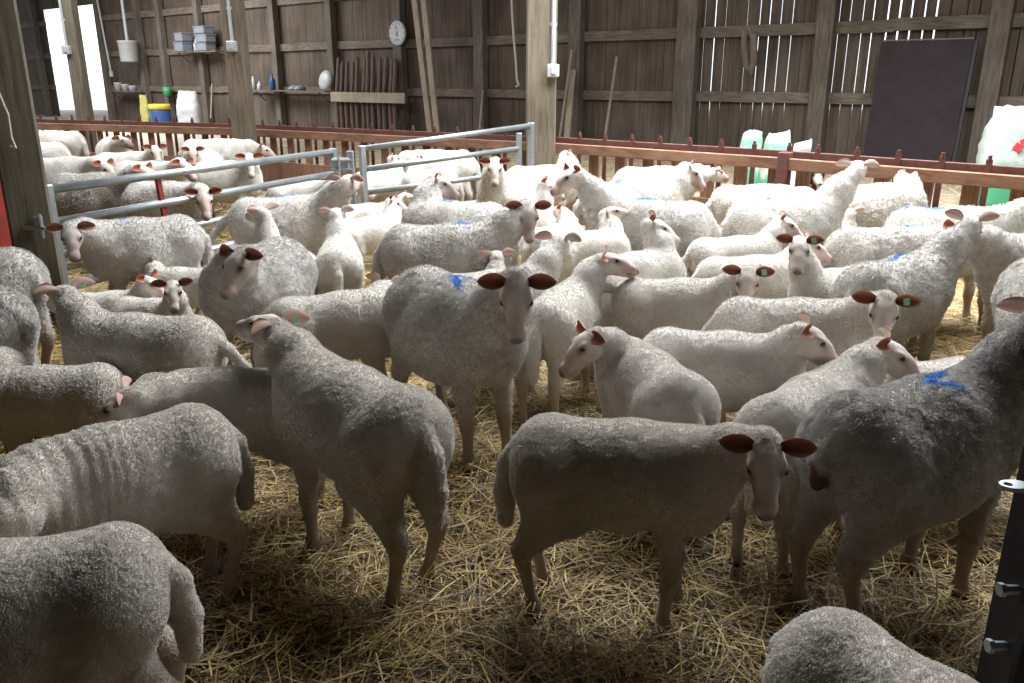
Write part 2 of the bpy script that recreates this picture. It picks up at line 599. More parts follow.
def make_sheep(u, v, s, hd, hu, hv, faz, fp, label, group='sheep in the straw pen', lamb=False, mark=None, tail='hang',
               grey=0.0, tags='', wrinkle=0.0, face='pink', ears=0.05, earback=0.15, hairs=None, step=None, fat=None, red=0.5,
               near=False, rump=False, dz=0.0, roll=0.0, neckl=0.34):
    P = pix(u, v, z=ZB * s)
    P[2] = 0
    dist = math.hypot(P[0], P[1])
    a = math.radians(hd)
    R = rotz(a)
    fat = (0.0 if lamb else 1.0) if fat is None else fat
    r = np.random.default_rng(int(u * 7 + v * 131) & 0xffff)
    # head position: on the sight line of the poll, a neck's length from the neck base
    NB = np.array([0.23, 0.0, 0.61])
    nbw = P + R @ (NB * s)
    d = ray(hu, hv)
    o = np.array([0, 0, CAM_Z]) - nbw
    Ln = (neckl - 0.05) * s
    b = o @ d
    disc = b * b - (o @ o - Ln * Ln)
    pref = R @ np.array([1.0, 0, 0.9])
    if disc >= 0:
        c = [o + d * t for t in (-b - math.sqrt(disc), -b + math.sqrt(disc))]
        hp = c[0] if near else max(c, key=lambda q: q @ pref)
    else:
        q = o + d * (-b)
        hp = q / np.linalg.norm(q) * min(np.linalg.norm(q), Ln * 1.25)
    HP = NB + (R.T @ hp) / s                       # local, unscaled
    hs = 0.87 / (s ** 0.35)     # head a bit larger on small animals
    HM = R.T @ head_frame(math.radians(faz), math.radians(fp), math.radians(roll))
    hpt = lambda x, y, z: HP + HM @ (np.array([x, y, z]) * hs)
    PR = []
    PR.append(RC((-0.215, 0, 0.578), (0.05, 0, 0.572), 0.142, 0.146, 0.04))
    PR.append(RC((0.05, 0, 0.572), (0.22, 0, 0.585), 0.146, 0.132, 0.06))
    PR.append(EL((-0.03, 0, 0.515 - 0.022 * fat), (0.28, 0.158 + 0.040 * fat, 0.155 + 0.022 * fat), None, 0.05))
    PR.append(EL((0.245, 0, 0.51), (0.105, 0.115, 0.145), None, 0.06))
    PR.append(EL((-0.245, 0, 0.575), (0.10, 0.135, 0.135), None, 0.05))
    # neck
    nm = (NB + HP) * 0.5 + np.array([0.01, 0, 0.010])
    if HP[2] < 0.5: nm[2] += 0.04
    nend = HP - HM[:, 0] * 0.014 - HM[:, 2] * 0.022
    PR.append(RC(NB - np.array([0.03, 0, 0.02]), nm, 0.118, 0.080 + 0.006 * fat, 0.06))
    PR.append(RC(nm, nend, 0.079 + 0.006 * fat, 0.049, 0.035))
    PR.append(RC(NB + np.array([0.02, 0, -0.10]), nm - np.array([0, 0, 0.02]), 0.09, 0.060, 0.05))
    # legs
    for sd in (1, -1):
        fx = r.uniform(-0.05, 0.05); bx = r.uniform(-0.05, 0.05)
        fy = 0.082 * sd
        PR.append(RC((0.19, 0.075 * sd, 0.53), (0.178, 0.086 * sd, 0.40), 0.090, 0.046, 0.035))
        PR.append(RC((0.175, 0.090 * sd, 0.385), (0.195 + fx * 0.4, fy, 0.24), 0.040, 0.024, 0.03, 'w'))
        PR.append(RC((0.195 + fx * 0.4, fy, 0.225), (0.192 + fx * 0.5, fy, 0.195), 0.027, 0.026, 0.02, 'l'))
        PR.append(RC((0.192 + fx * 0.5, fy, 0.20), (0.195 + fx, fy, 0.075), 0.024, 0.0185, 0.02, 'l'))
        PR.append(RC((0.195 + fx, fy, 0.075), (0.208 + fx, fy, 0.026), 0.023, 0.028, 0.012, 'l'))
        hx = -0.312 + bx * 0.5
        PR.append(RC((-0.22, 0.072 * sd, 0.56), (-0.150, 0.100 * sd, 0.43), 0.112, 0.070, 0.04))
        PR.append(RC((-0.245, 0.072 * sd, 0.50), (-0.245, 0.085 * sd, 0.40), 0.095, 0.056, 0.035))
        PR.append(RC((-0.165, 0.098 * sd, 0.43), (hx + .01, 0.088 * sd, 0.275), 0.063, 0.027, 0.03))
        PR.append(RC((-0.255, 0.088 * sd, 0.39), (hx - .002, 0.088 * sd, 0.275), 0.048, 0.028, 0.025))
        PR.append(RC((hx - 0.012, 0.086 * sd, 0.272), (hx, 0.086 * sd, 0.225), 0.025, 0.024, 0.02, 'l'))
        PR.append(RC((hx, 0.086 * sd, 0.235), (-0.282 + bx, 0.084 * sd, 0.075), 0.0235, 0.0185, 0.02, 'l'))
        PR.append(RC((-0.282 + bx, 0.084 * sd, 0.075), (-0.266 + bx, 0.084 * sd, 0.026), 0.024, 0.028, 0.012, 'l'))
    # tail
    if tail == 'hang':
        T = [(-0.335, 0, 0.62, .030), (-0.372, 0, 0.55, .035), (-0.388, 0.0, 0.44, .035), (-0.386, 0.005, 0.33, .026)]
    elif tail == 'short':
        T = [(-0.340, 0, 0.61, .026), (-0.365, 0, 0.55, .026), (-0.368, 0, 0.49, .020)]
    elif tail == 'up':
        T = [(-0.33, 0, 0.65, .028), (-0.40, 0, 0.675, .025), (-0.47, 0, 0.63, .023), (-0.50, 0, 0.54, .021), (-0.50, 0, 0.47, .016)]
    else:
        T = [(-0.33, 0, 0.63, .028), (-0.39, 0, 0.58, .025), (-0.46, 0.0, 0.50, .020), (-0.52, 0.0, 0.43, .015)]
    for q0, q1 in zip(T[:-1], T[1:]):
        PR.append(RC(q0[:3], q1[:3], q0[3], q1[3], 0.012, 'w'))
    # head: crown, brow, nose bridge, muzzle, jaw, cheeks
    HX = lambda c, rr, k=0.03, t='h': PR.append(EL(hpt(*c), np.array(rr) * hs, HM, k, t))
    HX((0.026, 0, -0.012), (0.062, 0.055, 0.048), 0.03, 'c')
    HX((0.060, 0, 0.006), (0.046, 0.053, 0.024), 0.025)
    PR.append(RC(hpt(0.05, 0, -0.006), hpt(0.120, 0, -0.018), 0.043 * hs, 0.034 * hs, 0.03, 'h'))
    PR.append(RC(hpt(0.120, 0, -0.016), hpt(0.185, 0, -0.036), 0.034 * hs, 0.026 * hs, 0.03, 'h'))
    PR.append(RC(hpt(0.185, 0.010, -0.040), hpt(0.185, -0.010, -0.040), 0.027 * hs, 0.027 * hs, 0.02, 'm'))
    PR.append(RC(hpt(0.190, 0, -0.042), hpt(0.206, 0, -0.050), 0.026 * hs, 0.024 * hs, 0.02, 'm'))
    PR.append(RC(hpt(0.035, 0, -0.056), hpt(0.175, 0, -0.070), 0.038 * hs, 0.019 * hs, 0.025, 'h'))
    PR.append(RC(hpt(0.175, 0, -0.070), hpt(0.196, 0, -0.072), 0.019 * hs, 0.015 * hs, 0.01, 'm'))
    for sd in (1, -1):
        HX((0.052, 0.034 * sd, -0.040), (0.055, 0.024, 0.042), 0.02)
        HX((0.068, 0.045 * sd, 0.018), (0.026, 0.018, 0.016), 0.010)
        HX((0.205, 0.016 * sd, -0.044), (0.014, 0.009, 0.011), 0.008, 'm')
    h = step or (0.0085 if dist < 3.2 else 0.0115 if dist < 5.2 else 0.016 if dist < 8 else 0.022)
    V, Q, Nn = polygonise(PR, h)
    # part weights
    mot = 0.5 * vnoise(V * 95, 61) + 0.5 * vnoise(V * 48, 62)
    wt = {}
    for t in 'wlhcm':
        dd = np.min([q.d(V) for q in PR if q.tag == t], 0)
        wt[t] = np.exp(-np.clip(dd, 0, 1) / 0.010)
    tot = sum(wt.values()) + 1e-9
    for t in wt: wt[t] = wt[t] / tot
    wool = np.clip(wt['w'] * 1.1 + 0.12 * wt['c'], 0, 1)
    HL = (V - HP) @ HM / hs                        # head coordinates
    # fleece lumps and folds
    n1 = vnoise(V * 38, 3); n2 = vnoise(V * 16, 5); n3 = vnoise(V * 80, 9)
    amp = (0.0020 if lamb else 0.0042)
    disp = wool * amp * (0.7 * n1 + 0.35 * n2 + 0.35 * n3)
    if wrinkle:
        fw = np.clip((V[:, 0] + 0.15) / 0.3, 0, 1) * wool
        ph = V[:, 0] * 150 + 5 * vnoise(V * np.array([9, 6, 6]), 8) + V[:, 2] * 14
        disp += wrinkle * fw * 0.0024 * np.sin(ph)
    V = V + Nn * disp[:, None]
    # colour
    base = np.array([0.79, 0.765, 0.735]) if lamb else np.array([0.72, 0.702, 0.68])
    base = base * (1 - (np.array([0.28, 0.33, 0.38]) if lamb else np.array([0.36, 0.36, 0.35])) * grey)
    dirt = np.clip(0.5 + 0.5 * vnoise(V * 6, 21), 0, 1)
    c_w = base * (1 - 0.09 * dirt[:, None] * np.array([0.8, 1.0, 1.3]))
    c_w = c_w * (1 + (0.07 if lamb else 0.18) * mot[:, None])
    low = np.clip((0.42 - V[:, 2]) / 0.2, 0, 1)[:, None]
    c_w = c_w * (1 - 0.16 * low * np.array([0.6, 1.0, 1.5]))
    legc = np.array([0.50, 0.43, 0.385]) if lamb else np.array([0.40, 0.33, 0.285])
    hoof = np.clip((0.045 - V[:, 2]) / 0.012, 0, 1)[:, None]
    c_l = legc * (1 - 0.2 * dirt[:, None]) * (1 - hoof) + np.array([0.10, 0.08, 0.06]) * hoof
    pink = {'pink': (0.68, 0.53, 0.49), 'pale': (0.74, 0.67, 0.62), 'grey': (0.58, 0.48, 0.46), 'dark': (0.34, 0.27, 0.25)}[face]
    pink = np.array(pink)
    fx = np.clip((HL[:, 0] - 0.03) / 0.12, 0, 1)[:, None]
    c_h = np.array([0.72, 0.66, 0.61]) * (1 - fx) + pink * fx
    c_h = c_h * (1 - 0.10 * np.clip(vnoise(V * 30, 33), 0, 1)[:, None])
    c_h = c_h * (1 - (0.30 if face in ('grey', 'dark') else 0.10) * np.clip(vnoise(V * 17, 35) + 0.2, 0, 1)[:, None])
    c_m = pink * np.array([0.80, 0.76, 0.77])
    nose = np.clip(1.6 - np.sqrt((((HL - np.array([0.224, 0, -0.032])) / np.array([0.017, 0.022, 0.021])) ** 2).sum(1)), 0, 1)[:, None]
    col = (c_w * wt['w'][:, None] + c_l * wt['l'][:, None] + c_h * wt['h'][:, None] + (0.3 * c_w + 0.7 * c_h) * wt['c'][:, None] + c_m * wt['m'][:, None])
    col = col * (1 - 0.72 * nose) + np.array([0.10, 0.075, 0.08]) * 0.72 * nose
    for sd in (1, -1):
        dn = np.sqrt((((HL - np.array([0.218, 0.017 * sd, -0.042])) / np.array([0.014, 0.0085, 0.008])) ** 2).sum(1))
        col = col * (1 - 0.8 * np.clip(1.5 - dn, 0, 1)[:, None])
        de = np.sqrt((((HL - np.array([0.086, 0.052 * sd, 0.012])) / np.array([0.024, 0.015, 0.016])) ** 2).sum(1))
        e_ = np.clip(1.7 - de, 0, 1)[:, None]
        col = col * (1 - 0.62 * e_ * np.array([0.8, 1, 1]))
        dt = np.sqrt((((HL - np.array([0.108, 0.042 * sd, -0.002])) / np.array([0.020, 0.014, 0.014])) ** 2).sum(1))
        col = col * (1 - 0.22 * np.clip(1.5 - dt, 0, 1)[:, None])
    mo = np.clip(1 - np.abs(HL[:, 2] + 0.058 + 0.10 * (0.2 - HL[:, 0])) / 0.004, 0, 1) * (HL[:, 0] > 0.150) * (HL[:, 0] < 0.24)
    col = col * (1 - 0.6 * (mo * (1 - wt['w']))[:, None])
    if mark is not None:
        for (mx, my, ml, mw, ma) in mark:
            q = V - np.array([mx, 0, 0])
            ca, sa = math.cos(math.radians(ma)), math.sin(math.radians(ma))
            yy = V[:, 1] - my
            e = ((q[:, 0] * ca + yy * sa) / ml) ** 2 + ((-q[:, 0] * sa + yy * ca) / mw) ** 2
            am = np.clip(1.9 * (1 - e) + 1.0 * vnoise(V * 55, 77), 0, 1) * (V[:, 2] > 0.62) * 0.92
            col = col * (1 - am[:, None]) + np.array([0.10, 0.31, 0.72]) * am[:, None]
    if rump:                                 # dark recess below the tail, its shade painted over pinkish skin
        dr_ = np.sqrt((((V - np.array([-0.375, 0, 0.50])) / np.array([0.06, 0.030, 0.065])) ** 2).sum(1)) + 0.25 * vnoise(V * 40, 90)
        am = np.clip(2.2 * (1.15 - dr_), 0, 1)[:, None]
        col = col * (1 - am) + np.array([0.10, 0.055, 0.050]) * am
        wool = wool * (1 - am[:, 0])
    # ears and eyes join the same body mesh
    verts = [V]; faces = [Q.tolist()]; cols = [col]; wools = [wool]; mats = [np.zeros(len(Q), int)]
    n0 = len(V)
    tagpos = {}
    for sd, nm_ in ((1, 'L'), (-1, 'R')):
        dr = ears[0 if sd > 0 else 1] if isinstance(ears, tuple) else ears
        eb = earback[0 if sd > 0 else 1] if isinstance(earback, tuple) else earback
        ev, ef, inn, tp = ear_mesh(HM, hpt(0.004, 0.043 * sd, 0.028), sd, 0.110 * hs, dr, eb, 0.0305 * hs)
        tagpos[nm_] = tp
        x = np.repeat(np.tile(np.linspace(0, 1, 13), 2), 7)
        vv_ = np.tile(np.abs(np.linspace(-1, 1, 7)), 26)
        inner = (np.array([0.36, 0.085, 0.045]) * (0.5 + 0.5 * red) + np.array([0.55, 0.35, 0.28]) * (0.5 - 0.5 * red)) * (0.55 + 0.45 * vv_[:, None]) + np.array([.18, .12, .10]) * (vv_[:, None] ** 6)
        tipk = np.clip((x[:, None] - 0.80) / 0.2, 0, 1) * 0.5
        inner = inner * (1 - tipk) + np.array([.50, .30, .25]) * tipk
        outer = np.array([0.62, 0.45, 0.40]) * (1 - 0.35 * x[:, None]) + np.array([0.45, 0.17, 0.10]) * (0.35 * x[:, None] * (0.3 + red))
        dk = (1 - 0.55 * np.clip(1 - x / 0.35, 0, 1))[:, None]  # shade inside the cupped ear painted in, darkest at its root
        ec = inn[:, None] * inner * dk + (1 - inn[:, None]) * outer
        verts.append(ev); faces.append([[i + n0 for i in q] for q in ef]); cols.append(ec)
        wools.append(np.zeros(len(ev))); mats.append(np.zeros(len(ef), int))
        n0 += len(ev)
    for sd in (1, -1):
        ev, ef = sphere_mesh(hpt(0.081, 0.0545 * sd, 0.014), np.array([0.0150, 0.0095, 0.0110]) * hs, HM, 6 if dist < 5 else 4)
        verts.append(ev); faces.append([[i + n0 for i in q] for q in ef]); cols.append(np.full((len(ev), 3), 0.02))
        wools.append(np.zeros(len(ev))); mats.append(np.ones(len(ef), int))
        n0 += len(ev)
    allv = np.concatenate(verts) * s
    name = 'lamb' if lamb else 'sheep'
    me = bpy.data.meshes.new(name)
    me.from_pydata(allv.tolist(), [], [q for f in faces for q in f])
    me.materials.append(M_SHEEP); me.materials.append(M_EYE)
    me.polygons.foreach_set('material_index', np.concatenate(mats))
    me.polygons.foreach_set('use_smooth', np.ones(len(me.polygons), bool))
    ca_ = me.attributes.new('col', 'FLOAT_COLOR', 'POINT')
    cc = np.concatenate(cols)
    ca_.data.foreach_set('color', np.concatenate([cc, np.ones((len(cc), 1))], 1).ravel())
    wa = me.attributes.new('wool', 'FLOAT', 'POINT')
    wa.data.foreach_set('value', np.concatenate(wools) * (0.5 if lamb else 0.9))
    me.update()
    ob = bpy.data.objects.new(name, me)
    ob.location = (P[0], P[1], dz)
    ob.rotation_euler = (0, 0, a)
    COL.objects.link(ob)
    tag(ob, label, 'lamb' if lamb else 'sheep', group)
    # fleece fibres for the animals near the viewer
    nh = hairs if hairs is not None else (130000 if dist < 2.2 else 90000 if dist < 3.0 else 45000 if dist < 4.2 else 24000 if dist < 5.5 else 9000 if dist < 8 else 0)
    if nh:
        A_, B_, C_, D_ = (V[Q[:, i]] for i in range(4))
        ar = np.linalg.norm(np.cross(C_ - A_, D_ - B_), axis=1) * 0.5 * (wool[Q].mean(1) > 0.25)
        pick = r.choice(len(Q), nh, p=ar / ar.sum())
        uu, vv = r.random((nh, 1)), r.random((nh, 1))
        q = Q[pick]
        lerp = lambda X: (X[q[:, 0]] * (1 - uu) + X[q[:, 1]] * uu) * (1 - vv) + (X[q[:, 3]] * (1 - uu) + X[q[:, 2]] * uu) * vv
        root = lerp(V); nn = lerp(Nn); hc = lerp(col); hw = lerp(wool[:, None])[:, 0]
        keep = hw > r.random(nh) * 0.9
        root, nn, hc = root[keep], nn[keep], hc[keep]
        k = len(root)
        nn /= np.linalg.norm(nn, axis=1)[:, None]
        cl = np.stack([vnoise(root * 55, 40 + i) for i in range(3)], 1)
        lay = np.array([-0.25, 0, -0.45])
        dirv = nn + 0.55 * cl + 0.32 * r.normal(size=(k, 3)) + lay
        dirv /= np.linalg.norm(dirv, axis=1)[:, None]
        big = 0.75 if dist < 2.2 else 0.95 if dist < 3.2 else 1.3 if dist < 5.5 else 1.7
        ln = (0.0055 if lamb else 0.0095) * (0.6 + 0.6 * r.random((k, 1))) * (0.85 + 0.15 * big)
        mid = root + dirv * ln * 0.55 + 0.0015 * r.normal(size=(k, 3))
        tip = root + dirv * ln + (cl * 0.35 + np.array([0, 0, -0.3])) * ln * 0.5
        pts = np.stack([root - nn * 0.002, mid, tip], 1) * s
        hcv = bpy.data.hair_curves.new('fleece')
        hcv.add_curves([3] * k)
        hcv.points.foreach_set('position', pts.reshape(-1))
        ra = hcv.attributes.get('radius') or hcv.attributes.new('radius', 'FLOAT', 'POINT')
        ra.data.foreach_set('value', np.tile(np.array([0.0009, 0.0008, 0.0004]) * big, k))
        cv = hcv.attributes.new('col', 'FLOAT_COLOR', 'CURVE')
        mot = 0.5 * vnoise(root * 95, 61) + 0.5 * vnoise(root * 48, 62)
        hc = np.clip(hc * (1.0 + 0.06 * r.normal(size=(k, 1)) + (0.07 if lamb else 0.18) * mot[:, None]), 0, 0.9)
        cv.data.foreach_set('color', np.concatenate([hc, np.ones((k, 1))], 1).ravel())
        hcv.materials.append(M_WOOL)
        ho = bpy.data.objects.new('fleece', hcv)
        COL.objects.link(ho)
        ho.parent = ob
    for tg in tags.split():
        side, cn = tg[0], tg[1]
        mid, d_, sd_, fc = tagpos[side]
        Mx = Matrix(np.stack([d_, sd_, fc], 1).tolist())
        mb = MB()
        for fsgn in (1, -1):
            c_ = (mid + fc * (0.004 if fsgn > 0 else -0.012)) * s
            c_ = c_ - sd_ * 0.006 * (1 if sd_[2] > 0 else -1) * s
            mb.box(c_, (0.022, 0.028, 0.0022), Mx, 0, 0.001)
        mb.tube([(mid - fc * 0.014) * s, (mid + fc * 0.007) * s], 0.006, 8)
        mb.build('ear_tag', M_TAG[cn], ob)
    SHEEP_LOG.append((ob.name, P[0], P[1], a, s, label))
    return ob


# ------------------------------------------------------------------ the barn: floor, long wall, roof
def struct(o):
    o['kind'] = 'structure'
    return o


WA = pix(940, 172, z=0)                     # a point at the foot of the long wall
WB = pix(600, 150.5, z=0)
wd = (WB - WA); wd[2] = 0; wd /= np.linalg.norm(wd)      # along the wall, towards the left
wn = np.array([-wd[1], wd[0], 0.0])
if wn[1] > 0: wn = -wn                                   # out of the wall into the barn
wd_l = Vector(wd); wn_l = Vector(wn)
WANG = math.atan2(wd[1], wd[0])
MWALL = Matrix((Vector(wd), Vector(wn), Vector((0, 0, 1)))).transposed()


def wt_at(u, v=90, off=0.0):
    """Distance along the wall (from WA, leftwards) met by the sight line of column u."""
    d = ray(u, v); d = d[:2]
    # solve k*d = WA + off*wn + t*wd
    A = np.array([[d[0], -wd[0]], [d[1], -wd[1]]])
    k, t = np.linalg.solve(A, (WA + off * wn)[:2])
    return t


def wp(t, z, off=0.0):
    return Vector(WA + wd * t + wn * off + np.array([0, 0, z]))


T0, T1 = -7.0, wt_at(-60)
DOORS = [(wt_at(106, 70), wt_at(78, 70)), (wt_at(74, 70), wt_at(54, 70))]
DOOR_TOP = 4.05
rb = random.Random(4)
wall = MB()
t = T0
tt = wt_at(700)
while t < T1:
    wdt = rb.uniform(0.17, 0.24)
    c = t + wdt / 2
    if c < wt_at(870): gap = rb.choice([0.012, 0.022, 0.03, 0.034])
    elif c < tt: gap = rb.choice([0.004, 0.012, 0.02, 0.028])
    elif c < wt_at(560): gap = rb.choice([0.0, 0.004, 0.008, 0.012])
    else: gap = 0.0
    if any(a - 0.02 < c < b + 0.02 for a, b in DOORS):
        wall.box(wp(c, (DOOR_TOP + 7.0) / 2), (wdt - gap, 0.024, 7.0 - DOOR_TOP), MWALL)
    else:
        wall.box(wp(c, 3.5, rb.uniform(-.004, .004)), (wdt - gap + 0.001, 0.024, 7.0), MWALL)
    t += wdt
# horizontal rails nailed on the inner face
for z, hh in ((1.15, 0.19), (2.33, 0.20), (3.55, 0.20), (4.8, 0.2)):
    t = T0
    while t < T1:
        t2 = min(t + 4.0, T1)
        segs = [(t, t2)]
        if z < DOOR_TOP:
            for a, b in DOORS:
                ns = []
                for (p, q) in segs:
                    if q <= a or p >= b: ns.append((p, q))
                    else:
                        if p < a: ns.append((p, a))
                        if q > b: ns.append((b, q))
                segs = ns
        for p, q in segs:
            if q - p > .05:
                wall.box(wp((p + q) / 2, z + rb.uniform(-.015, .015), 0.055), (q - p, 0.085, hh), MWALL, 1, 0.006)
        t += 4.0
# studs
for u in (995, 825, 690, 580, 485, 405, 338, 282, 208, 170, 148, 110, 46, 10, 1085, 1180):
    tq = wt_at(u, 70)
    wdt = 0.42 if u in (690,) else 0.30 if u in (995, 825, 580, 485, 405) else 0.24
    wall.box(wp(tq, 3.5, 0.15), (wdt, 0.20, 7.0), MWALL, 2, 0.01)
struct(wall.build('wall_back', [M_WALL, M_RAIL, M_STUD]))

g = MB()
g.box((0, 12, -0.10), (70, 60, 0.2))
struct(g.build('floor', M_CONC))
g = MB(); g.box((-10, 60, -0.30), (140, 120, 0.2)); struct(g.build('ground', M_OUT))

# closed roof slab above the lamps, side and front walls (out of view, they shade the barn)
rc = MB()
rc.box((-4, 14, 7.1), (60, 52, 0.08))
struct(rc.build('ceiling', M_CEIL))
for nm, c, sz in (('wall_right', (11.2, 8, 3.5), (0.1, 30, 7)), ('wall_front', (-4, -4.0, 3.5), (60, 0.1, 7)),
                  ('wall_left', (-30, 14, 3.5), (0.1, 40, 7))):
    m = MB(); m.box(c, sz); struct(m.build(nm, M_DARKW))
m = MB(); m.box((5.1, 0.6, 3.5), (0.1, 6.0, 7)); struct(m.build('added_side_wall', M_DARKW))  # added unseen wall, solid backing for the right fill lamp

# ------------------------------------------------------------------ straw underfoot
def straw_material():
    m, nt, N, L, P = nmat('straw_stems')
    at = N.new('ShaderNodeAttribute'); at.attribute_name = 'col'
    L.new(at.outputs['Color'], P.inputs['Base Color'])
    P.inputs['Roughness'].default_value = 0.5
    return m


def litter_material():
    m, nt, N, L, P = nmat('trodden_straw_litter')
    f = noise(nt, 5, 6, 0.7)
    f2 = noise(nt, 60, 4, 0.7, stretch=(1, 0.35, 1))
    mx = N.new('ShaderNodeMix'); mx.data_type = 'RGBA'; mx.blend_type = 'MULTIPLY'; mx.inputs[0].default_value = 1
    L.new(ramp(nt, f, [(0.3, (0.10, 0.068, 0.035)), (0.7, (0.20, 0.145, 0.07))]), mx.inputs[6])
    L.new(ramp(nt, f2, [(0.3, (0.5, 0.5, 0.5)), (0.7, (1.3, 1.3, 1.2))]), mx.inputs[7])
    L.new(mx.outputs[2], P.inputs['Base Color'])
    P.inputs['Roughness'].default_value = 0.95
    bump(nt, P, f2, 0.8, 0.03)
    return m


M_STRAW = straw_material()
# the pen's bed: a gently uneven sheet of litter
FL0, FL1 = pix(30, 123, z=0.84), pix(545, 143, z=0.84)
FR1 = pix(1024, 178, z=0.84)
fext = FR1 + (FR1 - FL1) * 0.8
poly = [(-9.5, -2.5), (FL0[0] - 2, FL0[1] - .2), (FL1[0], FL1[1] - 0.1), (fext[0], fext[1] - 0.1), (9, -2.5)]
nx, ny = 120, 110
bed_v, bed_f = [], []
def fence_y(x):
    if x < FL1[0]: return FL1[1] + (x - FL1[0]) * (FL0[1] - FL1[1]) / (FL0[0] - FL1[0])
    return FL1[1] + (x - FL1[0]) * (FR1[1] - FL1[1]) / (FR1[0] - FL1[0])
for j in range(ny + 1):
    for i in range(nx + 1):
        x = -10 + 14.9 * i / nx
        y = -2.5 + (fence_y(x) - 0.15 + 2.5) * j / ny
        bed_v.append((x, y, 0.0))
bv = np.array(bed_v)
bv[:, 2] = 0.012 + 0.012 * vnoise(bv * 2.2, 1) + 0.007 * vnoise(bv * 7, 2)
m = MB()
for j in range(ny):
    for i in range(nx):
        a = j * (nx + 1) + i
        bed_f.append((a, a + 1, a + nx + 2, a + nx + 1))
m.add(bv.tolist(), bed_f)
o = m.build('straw_litter', litter_material(), smooth=True)
tag(o, 'trodden straw litter covering the floor of the sheep pen', 'straw', kind='stuff')

def straw(name, n, region, label, lmin, lmax, wid, zmax, seed, bright=1.0):
    r = np.random.default_rng(seed)
    xy = region(r, n)
    n = len(xy)
    L_ = r.uniform(lmin, lmax, n) * (0.6 + 0.8 * r.random(n))
    az = r.uniform(0, 2 * math.pi, n)
    el = r.normal(0, 0.16, n)
    z0 = 0.012 + r.random(n) ** 1.6 * zmax + np.abs(np.sin(el)) * L_ * 0.5
    wv = wid * r.uniform(0.6, 1.3, n)
    d = np.stack([np.cos(az) * np.cos(el), np.sin(az) * np.cos(el), np.sin(el)], 1)
    s_ = np.stack([-np.sin(az), np.cos(az), np.zeros(n)], 1)
    bend = r.normal(0, 0.12, n) * L_
    c = np.stack([xy[:, 0], xy[:, 1], z0], 1)
    V = []
    up = np.array([0, 0, 1.0])
    for k, t_ in enumerate((-0.5, 0.0, 0.5)):
        p = c + d * (L_ * t_)[:, None] + s_ * (bend * (1 - 4 * t_ * t_))[:, None] * 0.5
        for (a_, b_) in ((1, 0.0), (0, 0.8), (-1, 0.0)):
            V.append(p + s_ * (wv * a_ * 0.5)[:, None] + up * (wv * b_ * 0.5)[:, None])
    V = np.stack(V, 1).reshape(-1, 3)
    V[:, 2] = np.maximum(V[:, 2], 0.004)
    base = np.arange(n)[:, None] * 9
    quads = []
    for k in (0, 1):
        for j in (0, 1):
            quads.append(np.stack([base[:, 0] + k * 3 + j, base[:, 0] + k * 3 + j + 1, base[:, 0] + k * 3 + j + 4, base[:, 0] + k * 3 + j + 3], 1))
    Q = np.concatenate(quads)
    me = bpy.data.meshes.new(name)
    me.vertices.add(len(V)); me.vertices.foreach_set('co', V.ravel())
    me.loops.add(len(Q) * 4); me.loops.foreach_set('vertex_index', Q.ravel().astype(np.int32))
    me.polygons.add(len(Q)); me.polygons.foreach_set('loop_start', np.arange(len(Q), dtype=np.int32) * 4)
    try: me.polygons.foreach_set('loop_total', np.full(len(Q), 4, dtype=np.int32))
    except Exception: pass
    me.update(calc_edges=True); me.validate()
    pal = np.array([[0.55, 0.37, 0.11], [0.68, 0.50, 0.18], [0.40, 0.26, 0.075], [0.25, 0.16, 0.055], [0.78, 0.64, 0.32], [0.10, 0.06, 0.025]])  # last, near-black stem tone paints in shadow among the straw
    ci = r.choice(6, n, p=[.22, .16, .20, .18, .06, .18])
    cc = pal[ci] * r.uniform(0.8, 1.15, (n, 1)) * bright
    cc = np.repeat(np.concatenate([np.clip(cc, 0, .9), np.ones((n, 1))], 1), 9, axis=0)
    at = me.attributes.new('col', 'FLOAT_COLOR', 'POINT')
    at.data.foreach_set('color', cc.ravel())
    me.materials.append(M_STRAW)
    ob = bpy.data.objects.new(name, me)
    COL.objects.link(ob)
    tag(ob, label, 'straw', kind='stuff')
    return ob


def near_region(r, n):
    # uniform over the floor in front, thinning with distance
    x = r.uniform(-3.4, 3.6, n); y = 1.0 + 5.2 * r.random(n) ** 1.25
    return np.stack([x, y], 1)


def far_region(r, n):
    x = r.uniform(-9.5, 4.9, n); y = r.uniform(3.5, 15, n)
    fy = np.array([fence_y(q) for q in x])
    k = y < fy - 0.25
    return np.stack([x[k], y[k]], 1)


straw('loose_straw', 105000, near_region, 'loose golden straw stems strewn over the near part of the pen', 0.05, 0.19, 0.0036, 0.060, 11)
straw('loose_straw', 26000, far_region, 'loose straw stems strewn under the sheep towards the feed fence', 0.09, 0.22, 0.007, 0.05, 12)


def aisle_region(r, n):
    t_ = r.uniform(T0, 14, n); o_ = r.uniform(1.2, 5.6, n)
    p = WA[None, :2] + wd[None, :2] * t_[:, None] + wn[None, :2] * o_[:, None]
    fy = np.array([fence_y(q) for q in p[:, 0]])
    return p[(p[:, 1] > fy + 0.2) & (p[:, 0] < 10.8)]


